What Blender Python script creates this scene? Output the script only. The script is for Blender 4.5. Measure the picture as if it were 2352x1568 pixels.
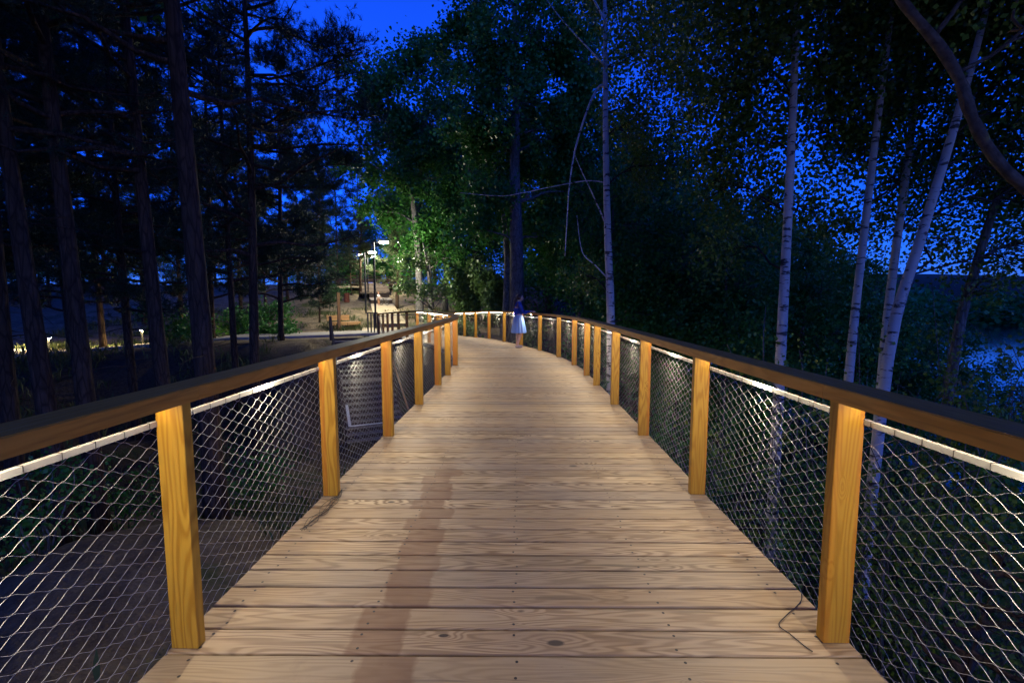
import bpy, bmesh, math, random
import numpy as np
from mathutils import Vector, Matrix

random.seed(7)
R = math.radians
scene = bpy.context.scene
COL = scene.collection
for o in list(bpy.data.objects):
    bpy.data.objects.remove(o)

# ------------------------------------------------------------------ camera
EYE = 1.45                      # metres above the deck
FPX, CX, HY = 1045.0, 1176.0, 692.0   # lens / horizon measured on the photograph (2352 px wide)
cam_data = bpy.data.cameras.new("Camera")
cam_data.sensor_width = 36.0
cam_data.lens = 16.0
cam_data.clip_start = 0.05
cam_data.clip_end = 3000
cam = bpy.data.objects.new("Camera", cam_data)
COL.objects.link(cam)
cam.location = (0, 0, EYE)
cam.rotation_euler = (R(90 - 5.03), 0, 0)
scene.camera = cam

# ------------------------------------------------------------------ sky, dusk light, exposure
world = bpy.data.worlds.new("World")
scene.world = world
world.use_nodes = True
wn, wl = world.node_tree.nodes, world.node_tree.links
wn.clear()
sky = wn.new("ShaderNodeTexSky")
sky.sky_type = 'NISHITA'
sky.sun_disc = False
sky.sun_elevation = R(10.0)
sky.sun_rotation = R(160)
sky.altitude = 100
sky.ozone_density = 10.0
sky.dust_density = 0.4
tint = wn.new("ShaderNodeMix"); tint.data_type = 'RGBA'; tint.blend_type = 'MULTIPLY'
tint.inputs[0].default_value = 1.0
tint.inputs[7].default_value = (0.32, 0.36, 1.0, 1)     # blue hour under a lamp-lit white balance
bg = wn.new("ShaderNodeBackground"); bg.inputs[1].default_value = 0.15
wo = wn.new("ShaderNodeOutputWorld")
wl.new(sky.outputs[0], tint.inputs[6]); wl.new(tint.outputs[2], bg.inputs[0]); wl.new(bg.outputs[0], wo.inputs[0])

sun_d = bpy.data.lights.new("Sun", 'SUN')
sun_d.energy = 0.02; sun_d.angle = R(20); sun_d.color = (0.45, 0.6, 1.0)
sun = bpy.data.objects.new("Sun", sun_d); COL.objects.link(sun)
sun.rotation_euler = (R(60), 0, R(20))

scene.view_settings.view_transform = 'Standard'
scene.view_settings.look = 'None'
scene.view_settings.exposure = 1.25
scene.view_settings.gamma = 1.0
scene.view_settings.use_curve_mapping = False
scene.render.engine = 'CYCLES'
cy = scene.cycles
cy.use_denoising = True
cy.use_adaptive_sampling = True
cy.adaptive_threshold = 0.03
cy.max_bounces = 4
cy.diffuse_bounces = 2
cy.glossy_bounces = 2
cy.transmission_bounces = 3
cy.sample_clamp_indirect = 6.0
cy.caustics_reflective = False
cy.caustics_refractive = False
LED_STRENGTH = 31.5
LED_COLOR = (1.0, 0.88, 0.66)
LED_TILT = R(-18)       # strips lean towards the deck
LAMP_STRENGTH = 900.0
LAMP_COLOR = (1.0, 0.93, 0.72)

# ------------------------------------------------------------------ helpers
def P(px, py, d):
    """a point that the photograph shows at pixel (px, py), d metres ahead"""
    return Vector(((px - CX) / FPX * d, d, EYE + (HY - py) / FPX * d))

def G(px, d):
    x = (px - CX) / FPX * d
    return Vector((x, d, ground_z(x, d)))

def tag(o, label=None, cat=None, group=None, kind=None):
    if label: o["label"] = label
    if cat: o["category"] = cat
    if group: o["group"] = group
    if kind: o["kind"] = kind
    return o

def empty(name, loc=(0, 0, 0), rz=0.0, **kw):
    o = bpy.data.objects.new(name, None)
    COL.objects.link(o); o.location = loc; o.rotation_euler = (0, 0, rz)
    o.empty_display_size = 0.2
    return tag(o, **kw)

def link(name, me, mat=None, parent=None, loc=None, smooth=False):
    o = bpy.data.objects.new(name, me)
    COL.objects.link(o)
    if mat is not None and not me.materials:
        me.materials.append(mat)
    if smooth:
        me.polygons.foreach_set("use_smooth", np.ones(len(me.polygons), dtype=bool))
    if parent is not None: o.parent = parent
    if loc is not None: o.location = loc
    return o

def np_mesh(name, verts, faces):
    """verts (N,3), faces (M,k) all with k corners"""
    verts = np.asarray(verts, dtype=np.float32); faces = np.asarray(faces, dtype=np.int32)
    me = bpy.data.meshes.new(name)
    k = faces.shape[1]
    me.vertices.add(len(verts)); me.vertices.foreach_set("co", verts.ravel())
    me.loops.add(faces.size); me.loops.foreach_set("vertex_index", faces.ravel())
    me.polygons.add(len(faces))
    me.polygons.foreach_set("loop_start", np.arange(0, faces.size, k, dtype=np.int32))
    me.update(calc_edges=True)
    return me

class MB:
    """collects shapes for one mesh"""
    def __init__(s): s.v = []; s.f = []
    def add(s, v, f):
        n = len(s.v); s.v += [tuple(p) for p in v]; s.f += [tuple(i + n for i in q) for q in f]; return s
    def box(s, c, d, rz=0.0, m=None):
        x, y, z = d[0] / 2, d[1] / 2, d[2] / 2
        pts = [Vector((a, b, e)) for e in (-z, z) for (a, b) in ((-x, -y), (x, -y), (x, y), (-x, y))]
        M = m if m is not None else Matrix.Rotation(rz, 3, 'Z')
        pts = [M @ p + Vector(c) for p in pts]
        return s.add(pts, [(3, 2, 1, 0), (4, 5, 6, 7), (0, 1, 5, 4), (1, 2, 6, 5), (2, 3, 7, 6), (3, 0, 4, 7)])
    def bar(s, a, b, w, h, up=(0, 0, 1)):
        a, b = Vector(a), Vector(b); d = (b - a); L = d.length; d.normalize()
        u = Vector(up); x = d.cross(u)
        if x.length < 1e-4: x = d.cross(Vector((1, 0, 0)))
        x.normalize(); u = x.cross(d)
        M = Matrix((d, x, u)).transposed()
        return s.box((a + b) / 2, (L, w, h), m=M)
    def tube(s, pts, rad, n=6, cap=True):
        v, f = tube(pts, rad, n, cap); return s.add(v, f)
    def build(s, name, mat, parent=None, loc=None, smooth=False):
        me = bpy.data.meshes.new(name); me.from_pydata(s.v, [], s.f); me.update()
        return link(name, me, mat, parent, loc, smooth)

def tube(pts, rad, n=6, cap=True):
    pts = [Vector(p) for p in pts]
    if not hasattr(rad, '__len__'): rad = [rad] * len(pts)
    v, f = [], []
    t0 = (pts[1] - pts[0]).normalized()
    ref = Vector((0, 0, 1)) if abs(t0.z) < 0.9 else Vector((1, 0, 0))
    x = t0.cross(ref).normalized()
    for i, p in enumerate(pts):
        if i == 0: t = t0
        elif i == len(pts) - 1: t = (pts[i] - pts[i - 1]).normalized()
        else: t = (pts[i + 1] - pts[i - 1]).normalized()
        x = (x - t * x.dot(t)).normalized(); y = t.cross(x)
        for k in range(n):
            a = 2 * math.pi * k / n
            v.append(p + (x * math.cos(a) + y * math.sin(a)) * rad[i])
    for i in range(len(pts) - 1):
        for k in range(n):
            a, b = i * n + k, i * n + (k + 1) % n
            f.append((a, b, b + n, a + n))
    if cap:
        f.append(tuple(range(n - 1, -1, -1))); f.append(tuple(range((len(pts) - 1) * n, len(pts) * n)))
    return v, f

def catmull(pts, sub=6):
    pts = [Vector(p) for p in pts]; out = []
    for i in range(len(pts) - 1):
        p0 = pts[max(i - 1, 0)]; p1 = pts[i]; p2 = pts[i + 1]; p3 = pts[min(i + 2, len(pts) - 1)]
        for k in range(sub):
            t = k / sub
            out.append(0.5 * ((2 * p1) + (p2 - p0) * t + (2 * p0 - 5 * p1 + 4 * p2 - p3) * t * t + (3 * p1 - p0 - 3 * p2 + p3) * t ** 3))
    out.append(pts[-1]); return out

def sstep(a, b, x):
    t = min(1, max(0, (x - a) / (b - a))); return t * t * (3 - 2 * t)

# ------------------------------------------------------------------ materials
class NT:
    def __init__(s, name):
        s.m = bpy.data.materials.new(name); s.m.use_nodes = True
        s.n = s.m.node_tree.nodes; s.l = s.m.node_tree.links
        s.b = s.n["Principled BSDF"]; s.out = s.n["Material Output"]
    def node(s, t, **kw):
        nd = s.n.new(t)
        for k, v in kw.items(): setattr(nd, k, v)
        return nd
    def link(s, a, b): s.l.new(a, b)
    def val(s, sock, v):
        if isinstance(v, (int, float, tuple, list)): sock.default_value = v
        else: s.l.new(v, sock)
    def math(s, op, a, b=0.0, clamp=False):
        nd = s.node("ShaderNodeMath", operation=op, use_clamp=clamp)
        s.val(nd.inputs[0], a); s.val(nd.inputs[1], b); return nd.outputs[0]
    def noise(s, vec, scale, detail=3, rough=0.55, dist=0.0):
        nd = s.node("ShaderNodeTexNoise")
        if vec is not None: s.l.new(vec, nd.inputs["Vector"])
        nd.inputs["Scale"].default_value = scale; nd.inputs["Detail"].default_value = detail
        nd.inputs["Roughness"].default_value = rough; nd.inputs["Distortion"].default_value = dist
        return nd.outputs[0]
    def vor(s, vec, scale, feature='F1', rnd=1.0):
        nd = s.node("ShaderNodeTexVoronoi", feature=feature)
        s.l.new(vec, nd.inputs["Vector"]); nd.inputs["Scale"].default_value = scale
        nd.inputs["Randomness"].default_value = rnd
        return nd
    def scale(s, vec, v):
        nd = s.node("ShaderNodeVectorMath", operation='MULTIPLY'); s.l.new(vec, nd.inputs[0]); nd.inputs[1].default_value = v
        return nd.outputs[0]
    def addv(s, a, b):
        nd = s.node("ShaderNodeVectorMath", operation='ADD'); s.val(nd.inputs[0], a); s.val(nd.inputs[1], b)
        return nd.outputs[0]
    def ramp(s, fac, stops, interp='LINEAR'):
        nd = s.node("ShaderNodeValToRGB"); s.l.new(fac, nd.inputs[0]); cr = nd.color_ramp; cr.interpolation = interp
        while len(cr.elements) < len(stops): cr.elements.new(0.5)
        for e, (p, c) in zip(cr.elements, stops):
            e.position = p; e.color = (c, c, c, 1) if isinstance(c, (int, float)) else (*c, 1)
        return nd.outputs[0]
    def mix(s, fac, a, b, mode='MIX'):
        nd = s.node("ShaderNodeMix", data_type='RGBA', blend_type=mode)
        s.val(nd.inputs[0], fac)
        for i, v in ((6, a), (7, b)):
            if isinstance(v, tuple): nd.inputs[i].default_value = (*v, 1) if len(v) == 3 else v
            else: s.l.new(v, nd.inputs[i])
        return nd.outputs[2]
    def rng(s, v, a, b, c, d):
        nd = s.node("ShaderNodeMapRange"); s.val(nd.inputs[0], v)
        for i, q in zip((1, 2, 3, 4), (a, b, c, d)): nd.inputs[i].default_value = q
        return nd.outputs[0]
    def bump(s, h, strength=0.3, dist=0.01):
        nd = s.node("ShaderNodeBump"); nd.inputs["Strength"].default_value = strength; nd.inputs["Distance"].default_value = dist
        s.l.new(h, nd.inputs["Height"]); s.l.new(nd.outputs[0], s.b.inputs["Normal"])
    def coord(s, w="Object"): return s.node("ShaderNodeTexCoord").outputs[w]
    def pos(s): return s.node("ShaderNodeNewGeometry").outputs["Position"]
    def rnd(s): return s.node("ShaderNodeObjectInfo").outputs["Random"]
    def sep(s, v):
        nd = s.node("ShaderNodeSeparateXYZ"); s.l.new(v, nd.inputs[0]); return nd.outputs
    def comb(s, x, y, z):
        nd = s.node("ShaderNodeCombineXYZ"); s.val(nd.inputs[0], x); s.val(nd.inputs[1], y); s.val(nd.inputs[2], z); return nd.outputs[0]
    def base(s, c, rough=0.6, spec=0.3, metal=0.0):
        s.val(s.b.inputs["Base Color"], (*c, 1) if isinstance(c, tuple) and len(c) == 3 else c)
        s.val(s.b.inputs["Roughness"], rough); s.b.inputs["Specular IOR Level"].default_value = spec; s.b.inputs["Metallic"].default_value = metal
        return s.m

def wood(name, dark, mid, light, axis=0, shade_and_wear=False, knots=1.0, grey=0.0, rough=0.62, ringf=26.0, heart=None):
    """grain runs along the object's axis; each object gets its own piece of timber"""
    t = NT(name)
    co = t.coord("Object"); r = t.rnd()
    sx, sy, sz = t.sep(co)
    ax = [sx, sy, sz]
    al = ax[axis]; ot = [a for i, a in enumerate(ax) if i != axis]
    off = t.math('MULTIPLY', r, 137.0)
    acr = t.math('ADD', ot[0], t.math('MULTIPLY', ot[1], 0.8))
    v = t.comb(t.math('ADD', t.math('MULTIPLY', al, 0.75), off), t.math('MULTIPLY', acr, 8.0), off)
    n = t.noise(v, 1.0, 2.0, 0.45)
    kv = t.comb(t.math('ADD', t.math('MULTIPLY', al, 2.7), off), t.math('MULTIPLY', acr, 5.6), off)
    vo = t.vor(kv, 1.0)
    kd = vo.outputs["Distance"]
    krand = t.sep(vo.outputs["Color"])[0]
    ksize = t.rng(krand, 0.30, 1.0, 0.015, 0.10 * knots)
    kmask = t.math('SUBTRACT', 1.0, t.math('DIVIDE', kd, t.math('ADD', ksize, 0.0001)), True)      # 1 in the knot
    halo = t.math('MULTIPLY', t.math('SUBTRACT', 1.0, t.math('DIVIDE', kd, t.math('ADD', t.math('MULTIPLY', ksize, 4.0), 0.0001)), True), 0.16)
    ph = t.math('MULTIPLY', t.math('ADD', n, halo), ringf * 6.283)
    ring = t.math('ADD', t.math('MULTIPLY', t.math('SINE', ph), 0.5), 0.5)
    ring = t.math('POWER', ring, 1.7)
    fine = t.noise(t.comb(t.math('ADD', t.math('MULTIPLY', al, 2.2), off), t.math('MULTIPLY', acr, 95.0), off), 1.0, 3.0, 0.6)
    tone = t.noise(t.comb(t.math('ADD', t.math('MULTIPLY', al, 0.9), off), t.math('MULTIPLY', acr, 3.0), r), 1.3, 3.0, 0.5)
    f = t.math('ADD', t.math('MULTIPLY', ring, 0.85), t.math('MULTIPLY', fine, 0.45))
    col = t.mix(t.math('MULTIPLY', f, 1.0, True), light, mid)
    col = t.mix(t.rng(tone, 0.35, 0.75, 0.0, 0.55), col, mid)
    col = t.mix(t.rng(r, 0, 1, 0.0, 0.45), col, mid)
    if shade_and_wear:
        wr = t.node("ShaderNodeTexWhiteNoise", noise_dimensions='1D'); t.link(off, wr.inputs["W"]); rr_ = t.sep(wr.outputs["Color"])
        col = t.mix(t.rng(rr_[0], 0.5, 1.0, 0.0, 0.5), col, (0.30, 0.205, 0.12))
        col = t.mix(t.rng(rr_[1], 0.5, 1.0, 0.0, 0.5), col, (0.46, 0.335, 0.17))
        col = t.mix(t.rng(rr_[2], 0.55, 1.0, 0.0, 0.55), col, (0.21, 0.17, 0.125))
    kk = t.rng(kmask, 0.0, 0.35, 0.0, 0.92)
    col = t.mix(kk, col, dark)
    streak = t.noise(t.comb(t.math('ADD', t.math('MULTIPLY', al, 1.2), t.math('ADD', off, 31.0)), t.math('MULTIPLY', acr, 26.0), off), 1.0, 4.0, 0.65)
    col = t.mix(t.rng(streak, 0.57, 0.74, 0.0, 0.62), col, dark)
    if heart is not None:
        hz = t.noise(t.comb(t.math('MULTIPLY', acr, 9.0), off, 0.0), 1.6, 0.0)
        col = t.mix(t.rng(hz, 0.60, 0.66, 0.0, 0.6), col, heart)
    if grey:
        gn = t.noise(t.pos(), 1.7, 4.0, 0.6)
        col = t.mix(t.math('MULTIPLY', t.rng(gn, 0.38, 0.68, 0.0, 1.0), grey), col, (0.27, 0.235, 0.20))
    if shade_and_wear:
        px, py, pz = t.sep(t.pos())  # long cast-shadow band painted into the plank colour
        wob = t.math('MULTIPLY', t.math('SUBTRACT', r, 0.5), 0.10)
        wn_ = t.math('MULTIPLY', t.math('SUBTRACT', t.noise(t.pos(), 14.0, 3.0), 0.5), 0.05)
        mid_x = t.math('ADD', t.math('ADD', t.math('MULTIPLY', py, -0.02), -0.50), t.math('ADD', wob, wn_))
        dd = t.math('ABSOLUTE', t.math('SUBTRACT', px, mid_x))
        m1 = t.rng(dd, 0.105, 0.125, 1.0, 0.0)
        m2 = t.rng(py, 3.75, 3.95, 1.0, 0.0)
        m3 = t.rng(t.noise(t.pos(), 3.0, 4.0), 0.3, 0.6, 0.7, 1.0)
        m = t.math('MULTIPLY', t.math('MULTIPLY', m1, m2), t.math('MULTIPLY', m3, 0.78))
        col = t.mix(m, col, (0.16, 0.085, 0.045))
        # scuffs and footprints
        sc = t.noise(t.pos(), 5.0, 5.0, 0.7)
        col = t.mix(t.rng(sc, 0.60, 0.75, 0.0, 0.35), col, (0.17, 0.125, 0.09))
    t.base(col, t.rng(fine, 0.3, 0.7, rough - 0.1, rough + 0.12), 0.32)
    t.bump(fine, 0.35, 0.0025)
    return t.m

def flat(name, c, rough=0.6, spec=0.3, metal=0.0, var=0.25, sc=8.0, bump=0.0):
    t = NT(name)
    n = t.noise(t.coord("Object"), sc, 4.0, 0.6)
    col = t.mix(t.rng(n, 0.3, 0.7, 0.0, 1.0), tuple(x * (1 - var) for x in c), tuple(min(1, x * (1 + var)) for x in c))
    t.base(col, rough, spec, metal)
    if bump: t.bump(n, bump, 0.01)
    return t.m

def emit(name, c, s):
    t = NT(name)
    e = t.node("ShaderNodeEmission"); e.inputs[0].default_value = (*c, 1); e.inputs[1].default_value = s
    t.link(e.outputs[0], t.out.inputs[0]); t.m.cycles.emission_sampling = 'FRONT'; return t.m

def leaf_mat(name, a, b, rough=0.5, trans=0.35, odd=None):
    t = NT(name)
    co = t.coord("Object")
    n = t.noise(co, 2.2, 2.0); wn_ = t.node("ShaderNodeTexWhiteNoise", noise_dimensions='3D')
    t.link(t.node("ShaderNodeNewGeometry").outputs["Random Per Island"], wn_.inputs["Vector"])
    rv = t.sep(wn_.outputs["Color"])
    col = t.mix(rv[0], a, b)
    col = t.mix(t.rng(n, 0.35, 0.65, 0.0, 0.5), col, tuple(x * 0.7 for x in a))
    if odd: col = t.mix(t.rng(rv[1], 0.90, 0.93, 0.0, 0.8), col, odd)
    t.base(col, rough, 0.35)
    tr = t.node("ShaderNodeBsdfTranslucent"); t.val(tr.inputs[0], col)
    mx = t.node("ShaderNodeMixShader"); mx.inputs[0].default_value = trans
    t.link(t.b.outputs[0], mx.inputs[1]); t.link(tr.outputs[0], mx.inputs[2]); t.link(mx.outputs[0], t.out.inputs[0])
    return t.m

def bark_mat(name, a, b, sx=9.0, sz=1.6, bump=0.9):
    t = NT(name)
    co = t.coord("Object"); v = t.scale(co, (sx, sx, sz))
    n = t.noise(v, 1.0, 5.0, 0.65, 0.6)
    vo = t.vor(v, 1.3, 'DISTANCE_TO_EDGE').outputs["Distance"]
    col = t.mix(t.rng(n, 0.32, 0.68, 0.0, 1.0), a, b)
    col = t.mix(t.rng(vo, 0.0, 0.12, 0.7, 0.0), col, tuple(x * 0.4 for x in a))
    t.base(col, 0.9, 0.15); t.bump(t.math('ADD', n, t.math('MULTIPLY', vo, 1.5)), bump, 0.03)
    return t.m

def birch_mat():
    t = NT("birch_bark")
    co = t.coord("Object"); x, y, z = t.sep(co)
    v = t.scale(co, (3.2, 3.2, 11.0))
    n = t.noise(v, 1.0, 4.0, 0.62, 0.4)
    v2 = t.scale(co, (5.0, 5.0, 34.0))
    n2 = t.noise(v2, 1.0, 3.0, 0.6)
    base = t.mix(t.noise(co, 3.5, 4.0), (0.36, 0.34, 0.32), (0.54, 0.52, 0.50))
    col = t.mix(t.rng(n, 0.56, 0.61, 0.0, 0.94), base, (0.035, 0.03, 0.028))
    col = t.mix(t.rng(n2, 0.66, 0.71, 0.0, 0.7), col, (0.10, 0.085, 0.075))
    low = t.noise(t.scale(co, (6, 6, 3)), 1.0, 5.0, 0.7)
    lowm = t.math('MULTIPLY', t.rng(z, -1.0, -3.6, 0.0, 1.0), 1.0)
    col = t.mix(t.rng(t.math('ADD', low, t.math('MULTIPLY', lowm, 0.25)), 0.62, 0.72, 0.0, 0.85), col, (0.05, 0.045, 0.035))
    t.base(col, 0.62, 0.25); t.bump(n, 0.4, 0.01)
    return t.m

M = {}
M['deck'] = wood("deck_wood", (0.018, 0.011, 0.007), (0.150, 0.094, 0.045), (0.58, 0.450, 0.275), 0, shade_and_wear=True, grey=0.28, knots=1.2, ringf=17.0)
M['post'] = wood("post_wood", (0.14, 0.055, 0.008), (0.34, 0.165, 0.012), (0.54, 0.305, 0.030), 2, knots=0.55, rough=0.45, ringf=15.0, heart=(0.44, 0.13, 0.012))
M['rail'] = wood("rail_wood", (0.12, 0.045, 0.008), (0.46, 0.20, 0.022), (0.62, 0.30, 0.045), 0, knots=0.6, rough=0.6, ringf=14.0)
M['plain_wood'] = wood("plain_timber", (0.15, 0.075, 0.03), (0.40, 0.22, 0.085), (0.55, 0.33, 0.14), 2, knots=0.7, rough=0.6)
M['stair_wood'] = wood("stair_timber", (0.06, 0.05, 0.042), (0.20, 0.165, 0.135), (0.30, 0.255, 0.21), 0, knots=0.7, rough=0.8)
M['dark_wood'] = wood("dark_timber", (0.018, 0.012, 0.01), (0.06, 0.038, 0.03), (0.10, 0.065, 0.05), 2, knots=0.5, rough=0.7)
M['wire'] = NT("stainless_wire").base((0.44, 0.425, 0.39), 0.42, 0.5, 0.45)
M['bar'] = flat("white_profile", (0.27, 0.265, 0.245), 0.45, 0.4, 0.0, 0.06, 3.0)
M['steel'] = flat("dark_lamp_steel", (0.028, 0.030, 0.032), 0.45, 0.5, 0.3, 0.2)
M['screw'] = flat("screw_head", (0.05, 0.047, 0.045), 0.5, 0.5, 0.6, 0.3)
M['led_spot'] = emit("led_spot_light", LED_COLOR, LED_STRENGTH * 46)
M['led'] = emit("led_light", LED_COLOR, LED_STRENGTH * 0.72)
M['lens'] = emit("lamp_lens_light", LAMP_COLOR, LAMP_STRENGTH)
M['lens_warm'] = emit("bollard_light", (1.0, 0.74, 0.34), 900.0)
M['cable'] = flat("cable_rubber", (0.012, 0.012, 0.012), 0.5, 0.4)
M['concrete'] = flat("path_concrete", (0.33, 0.31, 0.275), 0.9, 0.2, 0, 0.22, 1.6, 0.3)
M['white_strip'] = flat("white_plastic", (0.78, 0.79, 0.70), 0.5, 0.3, 0, 0.08)
M['bin'] = flat("rusty_steel", (0.14, 0.045, 0.028), 0.8, 0.3, 0.2, 0.35, 6)
M['pine_bark'] = bark_mat("pine_bark", (0.040, 0.026, 0.017), (0.105, 0.068, 0.044))
M['grey_bark'] = bark_mat("grey_bark", (0.075, 0.070, 0.062), (0.20, 0.19, 0.17), 12, 2.4, 0.6)
M['pale_bark'] = bark_mat("pale_bark", (0.11, 0.105, 0.095), (0.27, 0.26, 0.24), 6, 2.6, 0.4)
M['birch'] = birch_mat()
M['twig'] = bark_mat("twig_bark", (0.03, 0.02, 0.016), (0.075, 0.05, 0.04), 14, 3, 0.3)
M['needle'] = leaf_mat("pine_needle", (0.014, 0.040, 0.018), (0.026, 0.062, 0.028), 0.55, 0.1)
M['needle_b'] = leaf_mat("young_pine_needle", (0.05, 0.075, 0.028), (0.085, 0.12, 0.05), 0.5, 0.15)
M['leaf'] = leaf_mat("broad_leaf", (0.034, 0.160, 0.024), (0.075, 0.235, 0.038), 0.42, 0.3)
M['leaf_b'] = leaf_mat("birch_leaf", (0.100, 0.185, 0.020), (0.170, 0.270, 0.032), 0.42, 0.3, odd=(0.16, 0.13, 0.02))
M['leaf_c'] = leaf_mat("shrub_leaf", (0.100, 0.195, 0.050), (0.160, 0.265, 0.085), 0.38, 0.3)
M['grass'] = leaf_mat("grass_blade", (0.055, 0.085, 0.022), (0.11, 0.13, 0.045), 0.6, 0.2)

def branch_bark():
    t = NT("lichen_bark")
    co = t.coord("Object"); n = t.noise(t.scale(co, (9, 9, 9)), 1.0, 5.0, 0.65)
    col = t.mix(t.rng(n, 0.35, 0.65, 0, 1), (0.06, 0.042, 0.03), (0.16, 0.115, 0.08))
    l = t.noise(co, 1.35, 3.0, 0.6)
    col = t.mix(t.rng(l, 0.66, 0.69, 0, 0.9), col, (0.36, 0.25, 0.03))
    l2 = t.noise(co, 6.0, 4.0, 0.6)
    col = t.mix(t.rng(l2, 0.66, 0.72, 0, 0.7), col, (0.30, 0.29, 0.25))
    t.base(col, 0.9, 0.15); t.bump(n, 0.8, 0.02); return t.m
M['lichen'] = branch_bark()

def ground_mat():
    t = NT("ground_soil")
    p = t.pos(); x, y, z = t.sep(p)
    n1 = t.noise(p, 0.35, 5.0, 0.6); n2 = t.noise(p, 2.2, 5.0, 0.65); n3 = t.noise(p, 11.0, 4.0, 0.7)
    litter = t.mix(t.rng(n3, 0.3, 0.7, 0, 1), (0.035, 0.028, 0.020), (0.105, 0.080, 0.052))
    sand = t.mix(t.rng(n2, 0.3, 0.7, 0, 1), (0.17, 0.130, 0.075), (0.31, 0.25, 0.155))
    sand = t.mix(t.rng(n3, 0.48, 0.66, 0, 0.8), sand, (0.075, 0.055, 0.033))
    grass = t.mix(n3, (0.022, 0.040, 0.012), (0.06, 0.085, 0.028))
    # sandy clearing on the left bank and bare soil in the gully left of the deck
    clear = t.math('MULTIPLY', t.math('MULTIPLY', t.rng(y, 19, 23, 0, 1), t.rng(x, 4, -2, 0, 1)), t.rng(x, -46, -34, 0, 1))
    gully = t.math('MULTIPLY', t.rng(x, -10.5, -8.0, 0, 1), t.math('MULTIPLY', t.rng(x, -0.5, -2.0, 0, 1), t.rng(y, 19, 15, 0, 0.5)))
    m = t.math('MAXIMUM', clear, gully)
    m = t.math('MULTIPLY', m, t.rng(t.math('ADD', n1, t.math('MULTIPLY', n2, 0.35)), 0.48, 0.66, 0.25, 1.0))
    col = t.mix(m, litter, sand)
    gm = t.math('MULTIPLY', t.rng(n1, 0.54, 0.62, 0, 0.8), t.rng(n2, 0.42, 0.55, 0, 1))
    col = t.mix(gm, col, grass)
    t.base(col, 0.95, 0.1)
    t.bump(t.math('ADD', n2, t.math('MULTIPLY', n3, 0.5)), 0.8, 0.12)
    return t.m
M['ground'] = ground_mat()

def water_mat():
    t = NT("lake_water")
    n = t.noise(t.scale(t.pos(), (0.5, 1.2, 1)), 1.0, 3.0, 0.5)
    t.base((0.006, 0.010, 0.018), 0.08, 0.6); t.bump(n, 0.12, 0.12); return t.m
M['water'] = water_mat()

# ------------------------------------------------------------------ ground and water
def deck_z(y):
    return 0.0 if y < 17.3 else max(-0.34, -0.04 * (y - 17.3))

BW = [(-8.0, 30.3, -0.02), (-9.9, 36.0, 0.57), (-12.1, 42.8, 1.21)]     # far boardwalk centre line

def bank_z(x, y):
    """upper bank: path level, then a slope up to the woods"""
    z = -0.36 - 0.085 * min(14, max(0, -14 - x)) * (1 - sstep(30, 44, y))
    if y > 29: z += (min(y, 64) - 29) * 0.105 + max(0, y - 50) * 0.03
    return z

def ground_z(x, y):
    up = bank_z(x, min(y, 75))
    edge = 20.6 + 0.42 * max(-6, min(6, (-5.5 - x))) * -1.0      # the bank's brow follows the stairs
    low = -3.7
    # left of the gully the floor climbs to the pine wood
    low += 1.9 * sstep(-8.5, -20, x) + 1.75 * math.exp(-(((x + 5.9) / 2.5) ** 2 + ((y - 6.4) / 2.7) ** 2))
    low += 1.0 * math.exp(-(((x + 4.2) / 1.5) ** 2 + ((y - 3.2) / 1.5) ** 2))
    low -= 0.6 * sstep(3, 12, x)
    k = sstep(edge - 6.5, edge + 0.4, y) if x > -9 else sstep(15.0, 21.0, y)
    if x > -0.5:
        k *= 1 - sstep(3.0, 15.0, x)
    z = low + (up - low) * k
    # right-hand slope down to the lake
    z -= 4.2 * sstep(10, 26, x) * (1 - 0.0)
    if x > 26: z -= min(3.0, (x - 26) * 0.12)
    # far side of the lake
    z += (16.0 + 5.0 * math.sin(y * 0.021 + 1.0) + 3.0 * math.sin(y * 0.057 + x * 0.02)) * sstep(190, 260, x) + 12.0 * sstep(230, 330, y) * sstep(0, 60, x)
    # small bumps
    z += 0.10 * math.sin(x * 0.9 + 1.3) * math.sin(y * 0.7) + 0.05 * math.sin(x * 2.3 + y * 1.7)
    # keep the ground below built things
    if y > 26 and y < 64:
        cx = -8.0 - (y - 30.3) * 0.335
        if abs(x - cx) < 1.8 and y > 29: z -= 0.12
    # cutting for the stairs
    dl = (x + 8.75) * 0.42 - (y - 22.1) * 0.9075; dw = (x + 8.75) * 0.9075 + (y - 22.1) * 0.42
    if -0.6 < dl < 9.5 and -1.0 < dw < 3.2:
        z = min(z, -0.75 - max(0.0, min(3.3, dl * 0.49)))
    if x > -42 and x < -3.5 and 20.5 < y < 31.5:
        z = min(z, -0.42 - 0.085 * min(14, max(0, -14 - x)))
    return z

def axis_vals(lo, hi, fine_lo, fine_hi, step, grow=1.18):
    a = list(np.arange(fine_lo, fine_hi + 1e-6, step)); s = step
    while a[-1] < hi: s *= grow; a.append(a[-1] + s)
    s = step; b = [a[0]]
    while b[-1] > lo: s *= grow; b.append(b[-1] - s)
    return np.array(b[:0:-1] + a)
gx = axis_vals(-260, 420, -16, 12, 0.35); gy = axis_vals(-60, 520, -2, 34, 0.35)
gv = np.array([(x, y, ground_z(x, y)) for y in gy for x in gx], dtype=np.float32)
nx = len(gx); ny = len(gy)
ii = (np.arange(ny - 1)[:, None] * nx + np.arange(nx - 1)[None, :]).ravel()
gf = np.stack([ii, ii + 1, ii + nx + 1, ii + nx], 1)
g = link("ground", np_mesh("ground", gv, gf), M['ground'], smooth=True); g["kind"] = "structure"
WATER_Z = -7.4
w = MB(); w.add([(12, -60, WATER_Z), (420, -60, WATER_Z), (420, 520, WATER_Z), (12, 520, WATER_Z)], [(0, 1, 2, 3)])
lake = w.build("lake", M['water']); lake["kind"] = "structure"

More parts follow.
